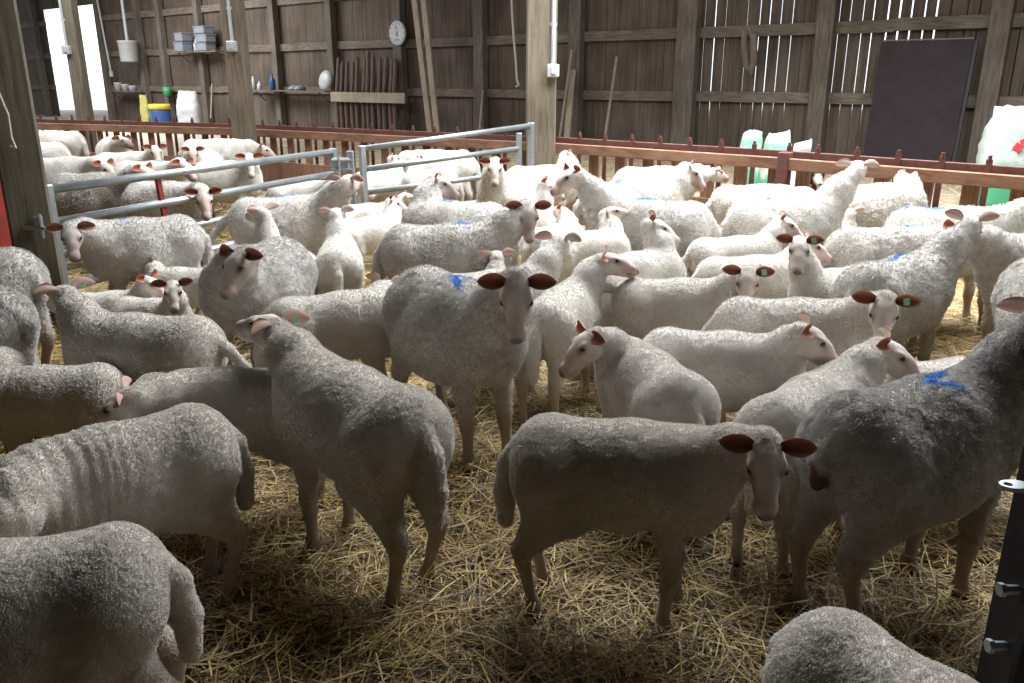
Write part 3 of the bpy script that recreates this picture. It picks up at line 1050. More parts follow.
# hay pile along the feed aisle: low mounded strip
def mound(name, pts, width, height, label):
    r = np.random.default_rng(5)
    vs, fs = [], []
    n = 60; mth = 16
    pts = [np.array(p) for p in pts]
    for i in range(n + 1):
        tq = i / n
        p = pts[0] * (1 - tq) + pts[1] * tq
        d_ = pts[1] - pts[0]; d_ = d_ / np.linalg.norm(d_)
        nn_ = np.array([-d_[1], d_[0]])
        e = min(1, 6 * tq, 6 * (1 - tq))
        for j in range(mth + 1):
            a_ = -1 + 2 * j / mth
            q = p + nn_ * a_ * width * (0.8 + 0.2 * e)
            vs.append((q[0], q[1], height * e * (1 - a_ * a_) ** 0.8 if abs(a_) < 1 else 0.0))
    vs = np.array(vs)
    vs[:, 2] += (vs[:, 2] > 0.01) * (0.05 * vnoise(vs * 2.5, 4) + 0.03 * vnoise(vs * 8, 6))
    vs[:, 2] = np.maximum(vs[:, 2], 0.001)
    for i in range(n):
        for j in range(mth):
            a_ = i * (mth + 1) + j
            fs.append((a_, a_ + 1, a_ + mth + 2, a_ + mth + 1))
    mb = MB(); mb.add(vs.tolist(), fs)
    o = mb.build(name, M_HAY, smooth=True)
    tag(o, label, 'hay', kind='stuff')
    return o


def off_fence(u, k):
    """Point k metres beyond the feed fence in column u."""
    p = pix(u, 150, Y=fence_y(0)); d_ = ray(u, 150)[:2]; d_ = d_ / d_[1]
    y = 3.0
    for _ in range(40): y = fence_y(d_[0] * y)
    return np.array([d_[0] * (y + k), y + k])


mound('hay_strip', [off_fence(560, 1.3), off_fence(1120, 1.3)], 0.9, 0.16, 'long low strip of pale hay on the aisle floor behind the feed fence')
straw('loose_straw', 9000, aisle_region, 'scattered pale hay stalks over the aisle floor behind the feed fence', 0.1, 0.22, 0.008, 0.04, 13, 1.1)

# ------------------------------------------------------------------ feed fence
def fence_panel(u0, v0, u1, v1, z0, z1, label, slat=0.125, pitch=0.33, seed=1, end_post=False, anchor=None):
    r = random.Random(seed)
    A = Vector(pix(u0, v0, z=z0)); B = Vector(pix(u1, v1, z=z1))
    root = empty('feed_fence', (A.x, A.y, 0))
    tag(root, label, 'fence', 'timber feed fence panels along the aisle')
    A0 = Vector((A.x, A.y, 0)); A = A - A0; B = B - A0
    d = (B - A); L_ = d.length; d.normalize()
    n = Vector((-d.y, d.x, 0)).normalized()
    if n.y < 0: n = -n                       # away from the viewer
    rail = MB(); rail.beam(A - Vector((0, 0, .05)), B - Vector((0, 0, .05)), 0.055, 0.10, bev=.006)
    rail.build('top_rail', M_FENCE, root)
    br = MB(); br.beam(A + n * 0.14 + Vector((0, 0, .02)), B + n * 0.14 + Vector((0, 0, .02)), 0.045, 0.06, bev=.004)
    br.build('rear_rail', M_RUST, root)
    bb = MB(); bb.beam(Vector((A.x, A.y, 0.21)) + n * .03, Vector((B.x, B.y, 0.21)) + n * .03, 0.04, 0.42)
    bb.build('base_board', M_SLAT, root)
    sl = MB(); tabs = MB()
    q = 0.12; k = 0
    if anchor:                               # put a slat where the photo shows one
        rd = ray(anchor, 165)[:2]
        k_, q_ = np.linalg.solve(np.array([[rd[0], -d.x], [rd[1], -d.y]]), np.array([A0.x, A0.y]))
        q = q_ % pitch
    while q < L_ - 0.05:
        p = A + d * q
        zz = p.z - 0.09
        sl.box((p.x + n.x * .05, p.y + n.y * .05, zz / 2 + 0.02), (slat, 0.03, zz), Matrix.Rotation(math.atan2(d.y, d.x), 3, 'Z'), 0, .004)
        p2 = A + d * (q + slat * 0.62)
        tabs.box((p2.x + n.x * .12, p2.y + n.y * .12, (p2.z + .08) / 2), (0.045, 0.012, p2.z + .08 + 0.02), Matrix.Rotation(math.atan2(d.y, d.x), 3, 'Z'), 0)
        tabs.tube([(p2.x + n.x * .12, p2.y + n.y * .12, p2.z + .08), (p2.x + n.x * .12, p2.y + n.y * .12, p2.z + .12)], 0.014, 6)
        q += pitch; k += 1
    sl.build('slat_row', M_SLAT, root)
    tabs.build('locking_bars', M_RUST, root)
    if end_post:
        ep = MB(); ep.box((A.x, A.y, (A.z + .05) / 2), (0.10, 0.10, A.z + .05), Matrix.Rotation(math.atan2(d.y, d.x), 3, 'Z'), 0, .006)
        ep.build('end_post', M_RUST, root)
    return root


fence_panel(26, 122.5, 236, 128, .84, .84, 'reddish timber feed fence panel at the far left below the bright doorway', slat=.10, seed=1)
fence_panel(247, 128.5, 533, 142, .84, .84, 'reddish timber feed fence panel between the two tall barn posts', slat=.11, seed=2)
fence_panel(549, 142.5, 782, 157.5, .84, .84, 'reddish timber feed fence panel right of the thick barn post', seed=3, anchor=675)
fence_panel(785, 158, 1075, 180, .84, .82, 'lighter brown feed fence panel in front of the dark plywood sheet', slat=.125, seed=4, end_post=True, anchor=926)

# ------------------------------------------------------------------ barn posts with their conduits
def barn_post(u, v, Y, wx, wy, top, mat, label, rot=0.0, conduit=None, name='barn_post', bev=0.015):
    p = pix(u, v, Y=Y)
    root = empty(name, (p[0], p[1], 0))
    tag(root, label, 'post', None)
    m = MB(); M = Matrix.Rotation(rot, 3, 'Z')
    m.box((0, 0, top / 2), (wx, wy, top), M, 0, bev)
    m.build('post_shaft', mat, root)
    if conduit:
        dx, zc, tall = conduit
        c = MB(); c.tube([(dx, -wy / 2 - 0.022, zc), (dx, -wy / 2 - 0.022, top - 0.05)], 0.022, 8)
        for z in np.arange(zc + .4, top - .1, 0.7): c.box((dx, -wy / 2 - 0.012, z), (0.07, 0.022, 0.03))
        c.build('conduit', M_WHITE, root)
        b = MB(); b.box((dx, -wy / 2 - 0.045, zc - 0.05), (0.125, 0.09, 0.13), None, 0, .012)
        b.box((dx, -wy / 2 - 0.095, zc - 0.05), (0.05, 0.012, 0.07), None, 0, .004)
        b.build('switch_box', M_WHITE, root)
    return root


PB = FL1[1] + 0.10
barn_post(540.5, 140, PB, .31, .29, 6.9, M_POST, 'thick pale barn post standing in the feed fence near the picture centre', conduit=(0.115, 1.62, 1))
Y2 = fence_y(pix(241, 128, z=.84)[0]) + .05
barn_post(244, 128, Y2, .25, .25, 6.9, M_POST, 'pale barn post left of the clock with a switch box', conduit=(0.0, 1.93, 1))
Y3 = Y2 + 1.6
barn_post(86, 122, Y3 + 1.2, .20, .22, 6.9, M_POSTD, 'grey barn post splitting the bright doorway at the far left', conduit=(-0.06, 1.97, 1))
pl = pix(38, 210, Y=5.0)
lp = barn_post(29, 210, 4.95, .235, .22, 6.9, M_POSTD, 'dark weathered post at the left edge carrying the gate', rot=0.52, name='gate_post')
h = MB()
h.box((0.10, -0.10, 0.68), (0.05, 0.02, 0.09), None, 0, .003); h.tube([(0.02, -0.12, 0.66), (0.16, -0.14, 0.66)], 0.012, 8)
h.tube([(0.13, -0.13, 0.60), (0.13, -0.13, 0.74)], 0.012, 8)
h.build('hinge_bracket', M_GALV, lp)
h = MB(); h.tube([(0.02, -0.135, 1.45), (0.06, -0.14, 1.30), (0.055, -0.14, 1.18), (0.07, -0.14, 1.12), (0.04, -0.14, 1.13)], 0.006, 6)
h.build('string_loop', M_ROPE, lp)
# red painted thing behind it at the left edge
p = pix(2, 215, Y=5.25)
o = empty('red_feeder', (p[0] - .06, p[1], 0)); tag(o, 'red painted feeder side at the left edge behind the dark post', 'feeder')
m = MB(); m.box((-.10, 0, .48), (.34, .5, .84), None, 0, .03); m.build('feeder_body', M_RED, o)
m = MB(); m.tube([(-.27, -.27, .94), (.08, -.27, .94), (.08, .27, .94)], .02, 8); m.build('feeder_rim', M_RED, o, True)

# ------------------------------------------------------------------ tubular gates
def gate(a, b, label, bars, ends=True, brace=None, latch=None):
    A, B = Vector(a), Vector(b)
    root = empty('sheep_gate', (A.x, A.y, 0))
    tag(root, label, 'gate', 'galvanised gates across the pen')
    O = Vector((A.x, A.y, 0)); A -= O; B -= O
    d = Vector((B.x - A.x, B.y - A.y, 0)); L_ = d.length; d.normalize()
    for f, (t0, t1) in bars:
        m = MB()
        p = A.lerp(B, t0); q = A.lerp(B, t1)
        z0, z1 = p.z * f, q.z * f
        m.tube([(p.x, p.y, z0), (q.x, q.y, z1)], 0.027, 12)
        m.build('gate_bar', M_GALV, root, True)
    for p in (A, B):
        m = MB(); m.box((p.x, p.y, (p.z + .02) / 2 + .02), (.055, .055, p.z + .0), Matrix.Rotation(math.atan2(d.y, d.x), 3, 'Z'), 0, .006)
        m.build('gate_upright', M_GALV, root)
    return root, A, B, d


GA = pix(47, 190, z=.86); GB = pix(333, 151.5, z=.86)
gr, A_, B_, d_ = gate(GA, GB, 'long galvanised tube gate from the dark post towards the middle of the picture',
                      [(1.0, (0, 1)), (0.77, (0.0, 1)), (0.54, (0.0, 1)), (0.30, (0, 1)), (0.10, (0, 1))])
pr = A_.lerp(B_, 0.30)
m = MB(); m.beam((pr.x - .02, pr.y, .84), (pr.x + .03, pr.y, .06), .07, .02, bev=.003); m.build('brace_plate', M_RED, gr)
GC = pix(362, 149, z=.88); GD = pix(531, 125.5, z=1.03)
gr2, A2, B2, d2 = gate(GC, GD, 'shorter galvanised tube gate leading up to the thick centre post',
                       [(1.0, (0, 1)), (0.79, (0, .93)), (0.55, (0, 1)), (0.30, (0, 1)), (0.10, (0, 1))])
m = MB(); q = A2.lerp(B2, .92); m.box((q.x, q.y, .5), (.06, .05, .92), None, 0, .004); m.build('gate_upright', M_GALV, gr2)
lo = pix(347, 160, z=.80)
o = empty('gate_latch', (lo[0], lo[1], 0)); tag(o, 'steel slam latch on its upright between the two gates', 'latch')
m = MB(); m.box((0.03, 0, .44), (.06, .06, .88), None, 0, .004); m.build('latch_upright', M_GALV, o)
m = MB(); m.box((-.05, -.03, .76), (.15, .03, .13), None, 0, .01); m.tube([(-.13, -.05, .80), (.05, -.05, .80)], .014, 8); m.tube([(-.13, -.05, .72), (.05, -.05, .72)], .014, 8)
m.tube([(-.06, -.06, .68), (-.06, -.06, .84)], .012, 8)
m.build('latch_plate', M_GALV, o)

# dark steel stanchion at the lower right with its hinge lug
pz = pix(1016, 683, z=0.06)
Yp = 1.22
e0 = pix(985, 683, Y=Yp)
e0 = pix(1010, 683, Y=Yp)
o = empty('steel_stanchion', (e0[0] + .06, Yp + .05, 0)); tag(o, 'near black steel stanchion at the lower right corner', 'post')
m = MB(); m.box((0, 0, .62), (.12, .10, 1.24), None, 0, .006); m.build('stanchion_shaft', M_DSTEEL, o)
lg = pix(1006, 492, Y=Yp - .02)
lx, lz = lg[0] - (e0[0] + .06), lg[2]
def lug(zc, L_=.07):
    m = MB()
    pts = [(-L_, 0)] ; n = 20
    ring = [(-L_ * .5 + .5 * L_ * math.cos(a) * (1 if math.cos(a) < 0 else 1), .016 * math.sin(a)) for a in np.linspace(0, 2 * math.pi, n, endpoint=False)]
    hole = [(-L_ * .72 + .007 * math.cos(a), .007 * math.sin(a)) for a in np.linspace(0, 2 * math.pi, n, endpoint=False)]
    vs = []
    for zt in (.004, -.004):
        for (x, y) in ring: vs.append((x + lx + .05, y - .05, zc + zt))
        for (x, y) in hole: vs.append((x + lx + .05, y - .05, zc + zt))
    fs = []
    for k in range(n):
        k2 = (k + 1) % n
        fs.append((k, k2, n + k2, n + k)); fs.append((2 * n + k, 3 * n + k, 3 * n + k2, 2 * n + k2))
        fs.append((k, 2 * n + k, 2 * n + k2, k2)); fs.append((n + k, n + k2, 3 * n + k2, 3 * n + k))
    m.add(vs, fs)
    m.build('hinge_lug', M_GALV, o)
lug(lz, .05)
for v_ in (600, 657):
    bz = pix(996, v_, Y=Yp)
    m = MB(); m.tube([(-.06, -.02, bz[2]), (-.085, -.02, bz[2])], .009, 6); m.tube([(-.085, -.02, bz[2]), (-.094, -.02, bz[2])], .013, 6)
    m.build('bolt_head', M_GALV, o)
# ------------------------------------------------------------------ things on and against the long wall
def wob(name, u, z, off, label, cat, group=None, v=90):
    """Empty on the wall plane frame: local x runs left along the wall, y out into the barn."""
    tq = wt_at(u, v, off)
    p = wp(tq, z, off)
    o = bpy.data.objects.new(name, None); o.location = p
    o.rotation_euler = (0, 0, WANG)
    o.empty_display_size = .1
    COL.objects.link(o)
    tag(o, label, cat, group)
    return o


YO = -1.0 if (MWALL @ Vector((0, 1, 0))).dot(Vector((-wd[1], wd[0], 0))) < 0 else 1.0   # sign of "out of the wall" in local y


def zat(u, v, off=0.0):
    """Height at which the sight line of (u, v) meets the plane off metres in front of the wall."""
    tq = wt_at(u, v, off); p = wp(tq, 0, off)
    d = ray(u, v)
    return CAM_Z + d[2] / d[1] * p.y


OUT = YO
# dark plywood sheet leaning on the wall
zt = zat(915, 40, .35)
o = wob('plywood_sheet', 912, 0, 0.62, 'tall dark brown plywood sheet leaning against the board wall', 'board', v=110)
tl, tr = wt_at(868, 110, .5), wt_at(958, 110, .5)
wid = tl - tr
lean = math.atan2(0.30, zt)
m = MB(); Mx = Matrix.Rotation(lean * OUT, 3, 'X')
m.box(Mx @ Vector((0, 0, zt / 2)), (wid, .022, zt / math.cos(lean)), Mx, 0, .002)
m.build('sheet_face', M_PLY, o)
m = MB(); m.box(Mx @ Vector((0, 0, zt / math.cos(lean) + .004)), (wid, .024, .02), Mx)
m.build('sheet_edge', M_PLYEDGE, o)
m = MB(); m.box(Mx @ Vector((-wid / 2 - .03, -OUT * .04, zt / 2)), (.05, .05, zt), Mx); m.build('dark_gap_strip', M_BLACK, o)  # black strip put in for the dark gap beside the sheet

# round wall dial
o = wob('wall_dial', 398, zat(398, 33, .3), .27, 'round white wall dial hanging on a stud', 'clock', v=33)
R_ = 0.5 * (zat(398, 20.5, .3) - zat(398, 45.5, .3))
MD = Matrix.Rotation(-math.pi / 2 * OUT, 3, 'X')
m = MB(); m.lathe([(0.001, 0), (R_, 0), (R_, .03), (R_ * .93, .045), (0.001, .045)], 40, 0, MD); m.build('dial_face', M_WHITE, o)
for (mx, mz, mw, mh, mn) in ((0, -.02, .05, .12, 'dial_hand'), (0.02, R_ * .45, .03, .09, 'dial_hand'), (0, -R_ * .55, .16, .035, 'dial_plate')):
    m = MB(); m.box((mx, OUT * .052, mz), (mw, .006, mh)); m.build(mn, M_GREYP, o)
for k in range(12):
    a_ = k * math.pi / 6
    m = MB(); m.box((R_ * .8 * math.cos(a_), OUT * .05, R_ * .8 * math.sin(a_)), (.03, .004, .03)); m.build('hour_mark', M_GREYP, o)

# two pale planks leaning by the dial
for (ub, ut, ob_, lab) in ((431, 413, .9, 'left one of two long pale planks leaning by the dial'), (438, 423, 1.05, 'right one of two long pale planks leaning by the dial')):
    a0 = wp(wt_at(ub, 128, ob_), 0, ob_); zt = 4.6
    dz_ = wt_at(ut, 2, .3)
    b0 = wp(dz_ + .12, zt, .3)
    m = MB(); O = a0.copy()
    m.beam((0, 0, 0.02), b0 - O, .17, .05, bev=.004, up=tuple(wn))
    oo = m.build('timber_plank', M_PLANK); oo.location = O
    tag(oo, lab, 'plank', 'pale planks leaning by the dial')

# old posts stored upright behind a nailed board
tl, tr = wt_at(338, 95, .3), wt_at(402, 95, .3)
rk = random.Random(9)
npole = 12
for k in range(npole):
    tq = tl + (tr - tl) * (k + .5) / npole + rk.uniform(-.03, .03)
    top = zat(370, 57, .4) + rk.uniform(-.14, .16)
    m = MB(); x1 = rk.uniform(-.05, .05)
    m.tube([(0, 0, 0.0), (x1 * .5, 0, top * .5), (x1, -OUT * .12, top)], [.055, .06, .05], 8)
    m.tube([(x1, -OUT * .12, top), (x1 + .02, -OUT * .12, top + .05)], [.03, .012], 6)
    oo = m.build('fence_stake', M_STAKE)
    oo.location = wp(tq, 0, .44); oo.rotation_euler = (0, 0, WANG)
    nth = ('first', 'second', 'third', 'fourth', 'fifth', 'sixth', 'seventh', 'eighth', 'ninth', 'tenth', 'eleventh', 'twelfth')[k]
    tag(oo, 'reddish old fence stake stored upright, %s from the left behind the pale board' % nth, 'stake', 'old stakes stored upright against the wall')
tl2, tr2 = wt_at(331, 97, .6), wt_at(405, 97, .6)
m = MB(); zz = zat(368, 97.5, .6)
m.box((0, 0, 0), (tl2 - tr2, .035, .25), None, 0, .004)
oo = m.build('retaining_board', M_PLANK); oo.location = wp((tl2 + tr2) / 2, zz, .60); oo.rotation_euler = (0, 0, WANG)
tag(oo, 'pale horizontal board holding the upright stakes to the wall', 'board')


def shelf(u0, u1, v, depth, label, off=.25):
    a_, b_ = wt_at(u0, v, off + depth / 2), wt_at(u1, v, off + depth / 2)
    z = zat((u0 + u1) / 2, v, off + depth / 2)
    root = bpy.data.objects.new('wall_shelf', None); root.location = wp((a_ + b_) / 2, z, off + depth / 2); root.rotation_euler = (0, 0, WANG)
    COL.objects.link(root); tag(root, label, 'shelf')
    m = MB(); m.box((0, 0, 0), (abs(a_ - b_), depth, .035), None, 0, .003); m.build('shelf_board', M_RAIL, root)
    for sx in (-.4, .4):
        m = MB(); m.beam((sx * abs(a_ - b_), -OUT * depth * .5, -.3), (sx * abs(a_ - b_), OUT * depth * .3, -.02), .03, .03); m.build('bracket', M_STUD, root)
    return z


zs = shelf(252, 331, 91, .42, 'long wall shelf holding bottles and the round dish')
zs2 = shelf(178, 222, 52, .45, 'upper shelf stacked with grey boxes')
zs3 = shelf(112, 140, 91.5, .40, 'small shelf of white tubs beside the bright doorway')


def on_shelf(name, u, z, label, cat, mb_fn, mat, off=.46, group=None, v=90, smooth=True):
    m = MB(); mb_fn(m)
    oo = m.build(name, mat, None, smooth); oo.location = wp(wt_at(u, v, off), z + .018, off); oo.rotation_euler = (0, 0, WANG)
    tag(oo, label, cat, group)
    return oo


def bottle(r, h): return lambda m: m.lathe([(r * .9, 0), (r, .01), (r, h * .62), (r * .45, h * .78), (r * .35, h * .8), (r * .35, h), (0.001, h)], 16)
on_shelf('spray_bottle', 273, zs, 'blue bottle standing on the long shelf', 'bottle', bottle(.085, .44), M_BLUE)
on_shelf('medicine_bottle', 254, zs, 'taller white bottle beside the switch box on the long shelf', 'bottle', bottle(.08, .38), M_WHITE)
on_shelf('medicine_bottle', 260, zs, 'shorter white bottle on the long shelf, next to the blue one', 'bottle', bottle(.07, .24), M_WHITE)
on_shelf('crumpled_rag', 297, zs, 'crumpled grey rag lying in the middle of the long shelf', 'rag',
         lambda m: [m.lathe([(.16, 0), (.18, .05), (.12, .11), (.05, .14), (0.001, .13)], 9, c=(x, 0, 0)) for x in (-.14, .12)], M_GREYP)
Rd = .5 * (zat(327, 67, .6) - zat(327, 88, .6))
on_shelf('round_dish', 326, zs, 'round white dish standing on edge at the right end of the long shelf', 'dish',
         lambda m: m.lathe([(0.001, .05), (Rd * .6, .045), (Rd, 0), (Rd, .015), (Rd * .6, .065), (0.001, .07)], 36, 0,
                           Matrix.Rotation(-math.pi / 2 * OUT * .86, 3, 'X'), (0, 0, Rd)), M_WHITE)
for k, (du, w_, h_, zz_) in enumerate(((183, .50, .30, 0), (184, .46, .26, .31), (205, .62, .24, 0), (206, .60, .24, .25), (205, .56, .22, .50))):
    nm = ('lowest grey box of the left stack on the upper shelf', 'top grey box of the left stack on the upper shelf', 'lowest grey box of the right stack on the upper shelf',
          'middle grey box of the right stack on the upper shelf', 'top grey box of the right stack on the upper shelf')[k]
    on_shelf('storage_box', du, zs2 + zz_, nm, 'box', lambda m: (m.box((0, 0, h_ / 2), (w_, .36, h_ * .96), None, 0, .02), m.box((0, 0, h_ * .92), (w_ + .03, .38, .04), None, 0, .01)), M_GREYP, group='grey boxes on the upper shelf', v=45, smooth=False)
on_shelf('spray_bottle', 196, zs2, 'small white spray bottle between the stacks of grey boxes', 'bottle', bottle(.08, .36), M_WHITE, off=.5, v=45)
for k, (du, nm) in enumerate(((119, 'left white tub on the small shelf'), (126, 'middle white tub on the small shelf'), (133, 'right white tub on the small shelf'))):
    on_shelf('plastic_tub', du, zs3, nm, 'tub', lambda m: m.lathe([(.12, 0), (.14, .24 - .05 * k), (.15, .25 - .05 * k), (.15, .28 - .05 * k), (0.001, .28 - .05 * k)], 18), M_WHITE, group='white tubs on the small shelf')

# white header tank under its down pipe
o = wob('header_tank', 130, zat(130, 62, .7), .7, 'white plastic tank under a white pipe near the bright doorway', 'tank', v=62)
hh = zat(130, 41, .5) - zat(130, 62, .5)
m = MB(); m.lathe([(.26, 0), (.29, .03), (.31, hh - .05), (.33, hh - .04), (.33, hh), (0.001, hh + .02)], 24); m.build('tank_body', M_WHITE, o, True)
m = MB(); m.tube([(0, 0, hh), (0, 0, hh + 3.0)], .05, 8); m.build('down_pipe', M_WHITE, o)
# white electric cable with switch on the left wall
m = MB(); zz = zat(110, 72, .3)
m.tube([(0, 0, 0), (.3, 0, 2.6)], .03, 6); m.box((0, 0, -.06), (.12, .08, .2), None, 0, .01)
oo = m.build('pull_switch', M_WHITE); oo.location = wp(wt_at(111, 72, .3), zz, .3); oo.rotation_euler = (0, 0, WANG); tag(oo, 'small white switch on a cable at the door jamb', 'switch')

# blue drum with a yellow lid
p = pix(161, 118, Y=wp(wt_at(161, 110, 1.6), 0, 1.6).y); gz = 0
o = empty('blue_drum', (p[0], p[1], 0)); tag(o, 'blue plastic drum with a yellow lid behind the feed fence', 'drum')
zt = p[2] + (118 - 105) * p[1] / F
hD = CAM_Z + ray(161, 104)[2] / ray(161, 104)[1] * p[1]
m = MB(); m.lathe([(.27, 0), (.29, .05), (.31, hD * .35), (.30, hD * .4), (.31, hD * .7), (.29, hD * .78), (0.001, hD * .78)], 28); m.build('drum_body', M_BLUE, o, True)
m = MB(); m.lathe([(.30, hD * .78), (.33, hD * .8), (.33, hD * .96), (.30, hD), (0.001, hD)], 28); m.build('drum_lid', M_YELL, o, True)


def blob(m, w_, d_, h_, seed, n=20, top=0.75, lean=0.0):
    """A standing filled sack: rounded box with folds and a gathered top."""
    r = np.random.default_rng(seed)
    vs, fs = [], []
    rows = 18
    for i in range(rows + 1):
        t_ = i / rows
        f = min(1, (t_ / .10) ** .5) if t_ < .10 else 1 - (1 - top) * max(0, (t_ - .55) / .45) ** 1.6
        dd = f * (1 - .55 * max(0, (t_ - .5) / .5))
        for k in range(n):
            a_ = 2 * math.pi * k / n
            c_, s__ = math.cos(a_), math.sin(a_)
            x = math.copysign(abs(c_) ** .55, c_) * w_ / 2 * f
            y = math.copysign(abs(s__) ** .7, s__) * d_ / 2 * dd
            vs.append((x + lean * t_, y, h_ * t_))
    vs = np.array(vs)
    nz = vnoise(vs * 7 + seed, seed) * .022 + vnoise(vs * 16 + seed, seed + 1) * .012
    vs[:, 0] += nz * np.sign(vs[:, 0]); vs[:, 1] += nz * np.sign(vs[:, 1])
    e = (vs[:, 2] > h_ * .9)
    vs[:, 2] += e * vnoise(vs * 9, seed + 5) * .10 * h_
    vs[:, 2] = np.maximum(vs[:, 2], 0)
    for i in range(rows):
        for k in range(n):
            fs.append((i * n + k, i * n + (k + 1) % n, (i + 1) * n + (k + 1) % n, (i + 1) * n + k))
    fs.append(tuple(range(n))[::-1]); fs.append(tuple(rows * n + k for k in range(n)))
    m.add(vs.tolist(), fs)


def sack(name, u, vtop, Y, w_, d_, mat, label, cat='sack', seed=1, rz=0.0, print_=False, group=None, lean=0):
    p = pix(u, vtop, Y=Y)
    o = empty(name, (p[0], p[1], 0), rz) if print_ else None
    m = MB(); blob(m, w_, d_, p[2], seed, lean=lean)
    if o:
        m.build('sack_body', mat, o, True)
        q = MB(); q.box((.02, -d_ * .47, p[2] * .66), (.10, .012, .08), Matrix.Rotation(.6, 3, 'Y'), 0, .004)
        q.box((.08, -d_ * .45, p[2] * .72), (.09, .012, .06), Matrix.Rotation(-.5, 3, 'Y'), 0, .004)
        q.build('printed_emblem', M_REDPRINT, o)
        tag(o, label, cat, group)
    else:
        o = m.build(name, mat, None, True); o.location = (p[0], p[1], 0); o.rotation_euler = (0, 0, rz)
        tag(o, label, cat, group)
    return o


yb = wp(wt_at(187, 110, 1.2), 0, 1.2).y
sack('feed_sack', 187, 91, yb, .72, .5, M_WHITE, 'white feed sack standing beside the blue drum', seed=2)
m = MB(); blob(m, .28, .2, .95, 8)
p = pix(143, 96, Y=wp(wt_at(143, 110, 1.0), 0, 1.0).y)
oo = m.build('yellow_overalls', M_YCLOTH, None, True); oo.location = (p[0], p[1], p[2] - .95); tag(oo, 'yellow waterproof garment hanging from a wall stud', 'garment')
on_shelf('green_tub', 167, zat(167, 97, .5), 'small green tub left of the white feed sack', 'tub', lambda m: m.lathe([(.12, 0), (.14, .3), (0.001, .3)], 16), M_GREEN, off=.35)
for (ub, vb, ut, vt, lab) in ((210, 124, 212, 84, 'wooden broom handle upright beside the white feed sack'), (603, 137, 617, 57, 'thin stick leaning on the wall right of the thick post'),
                              (558, 136, 572, 50, 'narrow grey lath leaning right behind the thick post'), (478, 128, 483, 90, 'short lath leaning on the wall left of the thick post')):
    a0 = wp(wt_at(ub, vb, .8), 0, .8); zt = zat(ut, vt, .2); b0 = wp(wt_at(ut, vt, .36), zt, .36)
    m = MB(); m.tube([(0, 0, 0), b0 - a0], .028, 8); oo = m.build('leaning_stick', M_PLANK); oo.location = a0; tag(oo, lab, 'stick')
a0 = wp(wt_at(566, 136, .9), 0, .9); b0 = wp(wt_at(573, 70, .3), zat(573, 70, .3), .3)
m = MB(); m.beam((0, 0, 0.02), b0 - a0, .15, .04, up=tuple(wn)); oo = m.build('timber_plank', M_PLANK); oo.location = a0
tag(oo, 'short pale plank leaning behind the thick centre post', 'plank')

# hanging ropes
def rope(name, u, pts, r_, mat, label, off=.35, cat='rope'):
    m = MB(); P0 = None
    out = []
    for (uu, vv) in pts:
        q = wp(wt_at(uu, vv, off), zat(uu, vv, off), off)
        if P0 is None: P0 = q
        out.append(q - P0)
    m.tube(out, r_, 6); oo = m.build(name, mat, None, True); oo.location = P0; tag(oo, label, cat)
rope('hanging_cord', 515, [(511, -30), (512, 10), (514, 40), (516, 62), (517, 80), (519, 85), (516, 87)], .028, M_ROPE, 'white cord hanging down the wall left of the thick post', cat='cord')
rope('rope_coil', 750, [(744, 30), (744, 50), (746, 66), (750, 72), (753, 62), (753, 40), (749, 28), (745, 40), (747, 66), (751, 76), (755, 60), (754, 34)], .05, M_OLDROPE, 'old grey rope coiled over the upper wall rail')

# fertiliser bags and lids beyond the fence
o = sack('fertiliser_bag', 752, 132, off_fence(752, 1.9)[1], .27, .24, M_BAG, 'white and green bag, left one of the pair behind the fence', seed=11, group='white and green bags behind the fence')
o = sack('fertiliser_bag', 779, 133, off_fence(779, 1.6)[1], .30, .26, M_BAG, 'white and green bag, right one of the pair behind the fence', seed=15, group='white and green bags behind the fence')
o = sack('small_white_packet', 802, 143, off_fence(799, 1.5)[1], .22, .18, M_WHITE, 'small white packet right of the pair of white and green bags', seed=18)
pq = off_fence(1010, 3.4)
o = sack('fertiliser_bag', 1014, 108, pq[1], .56, .36, M_BAGR, 'big white and green bag with a red print at the right edge', seed=21, print_=True)

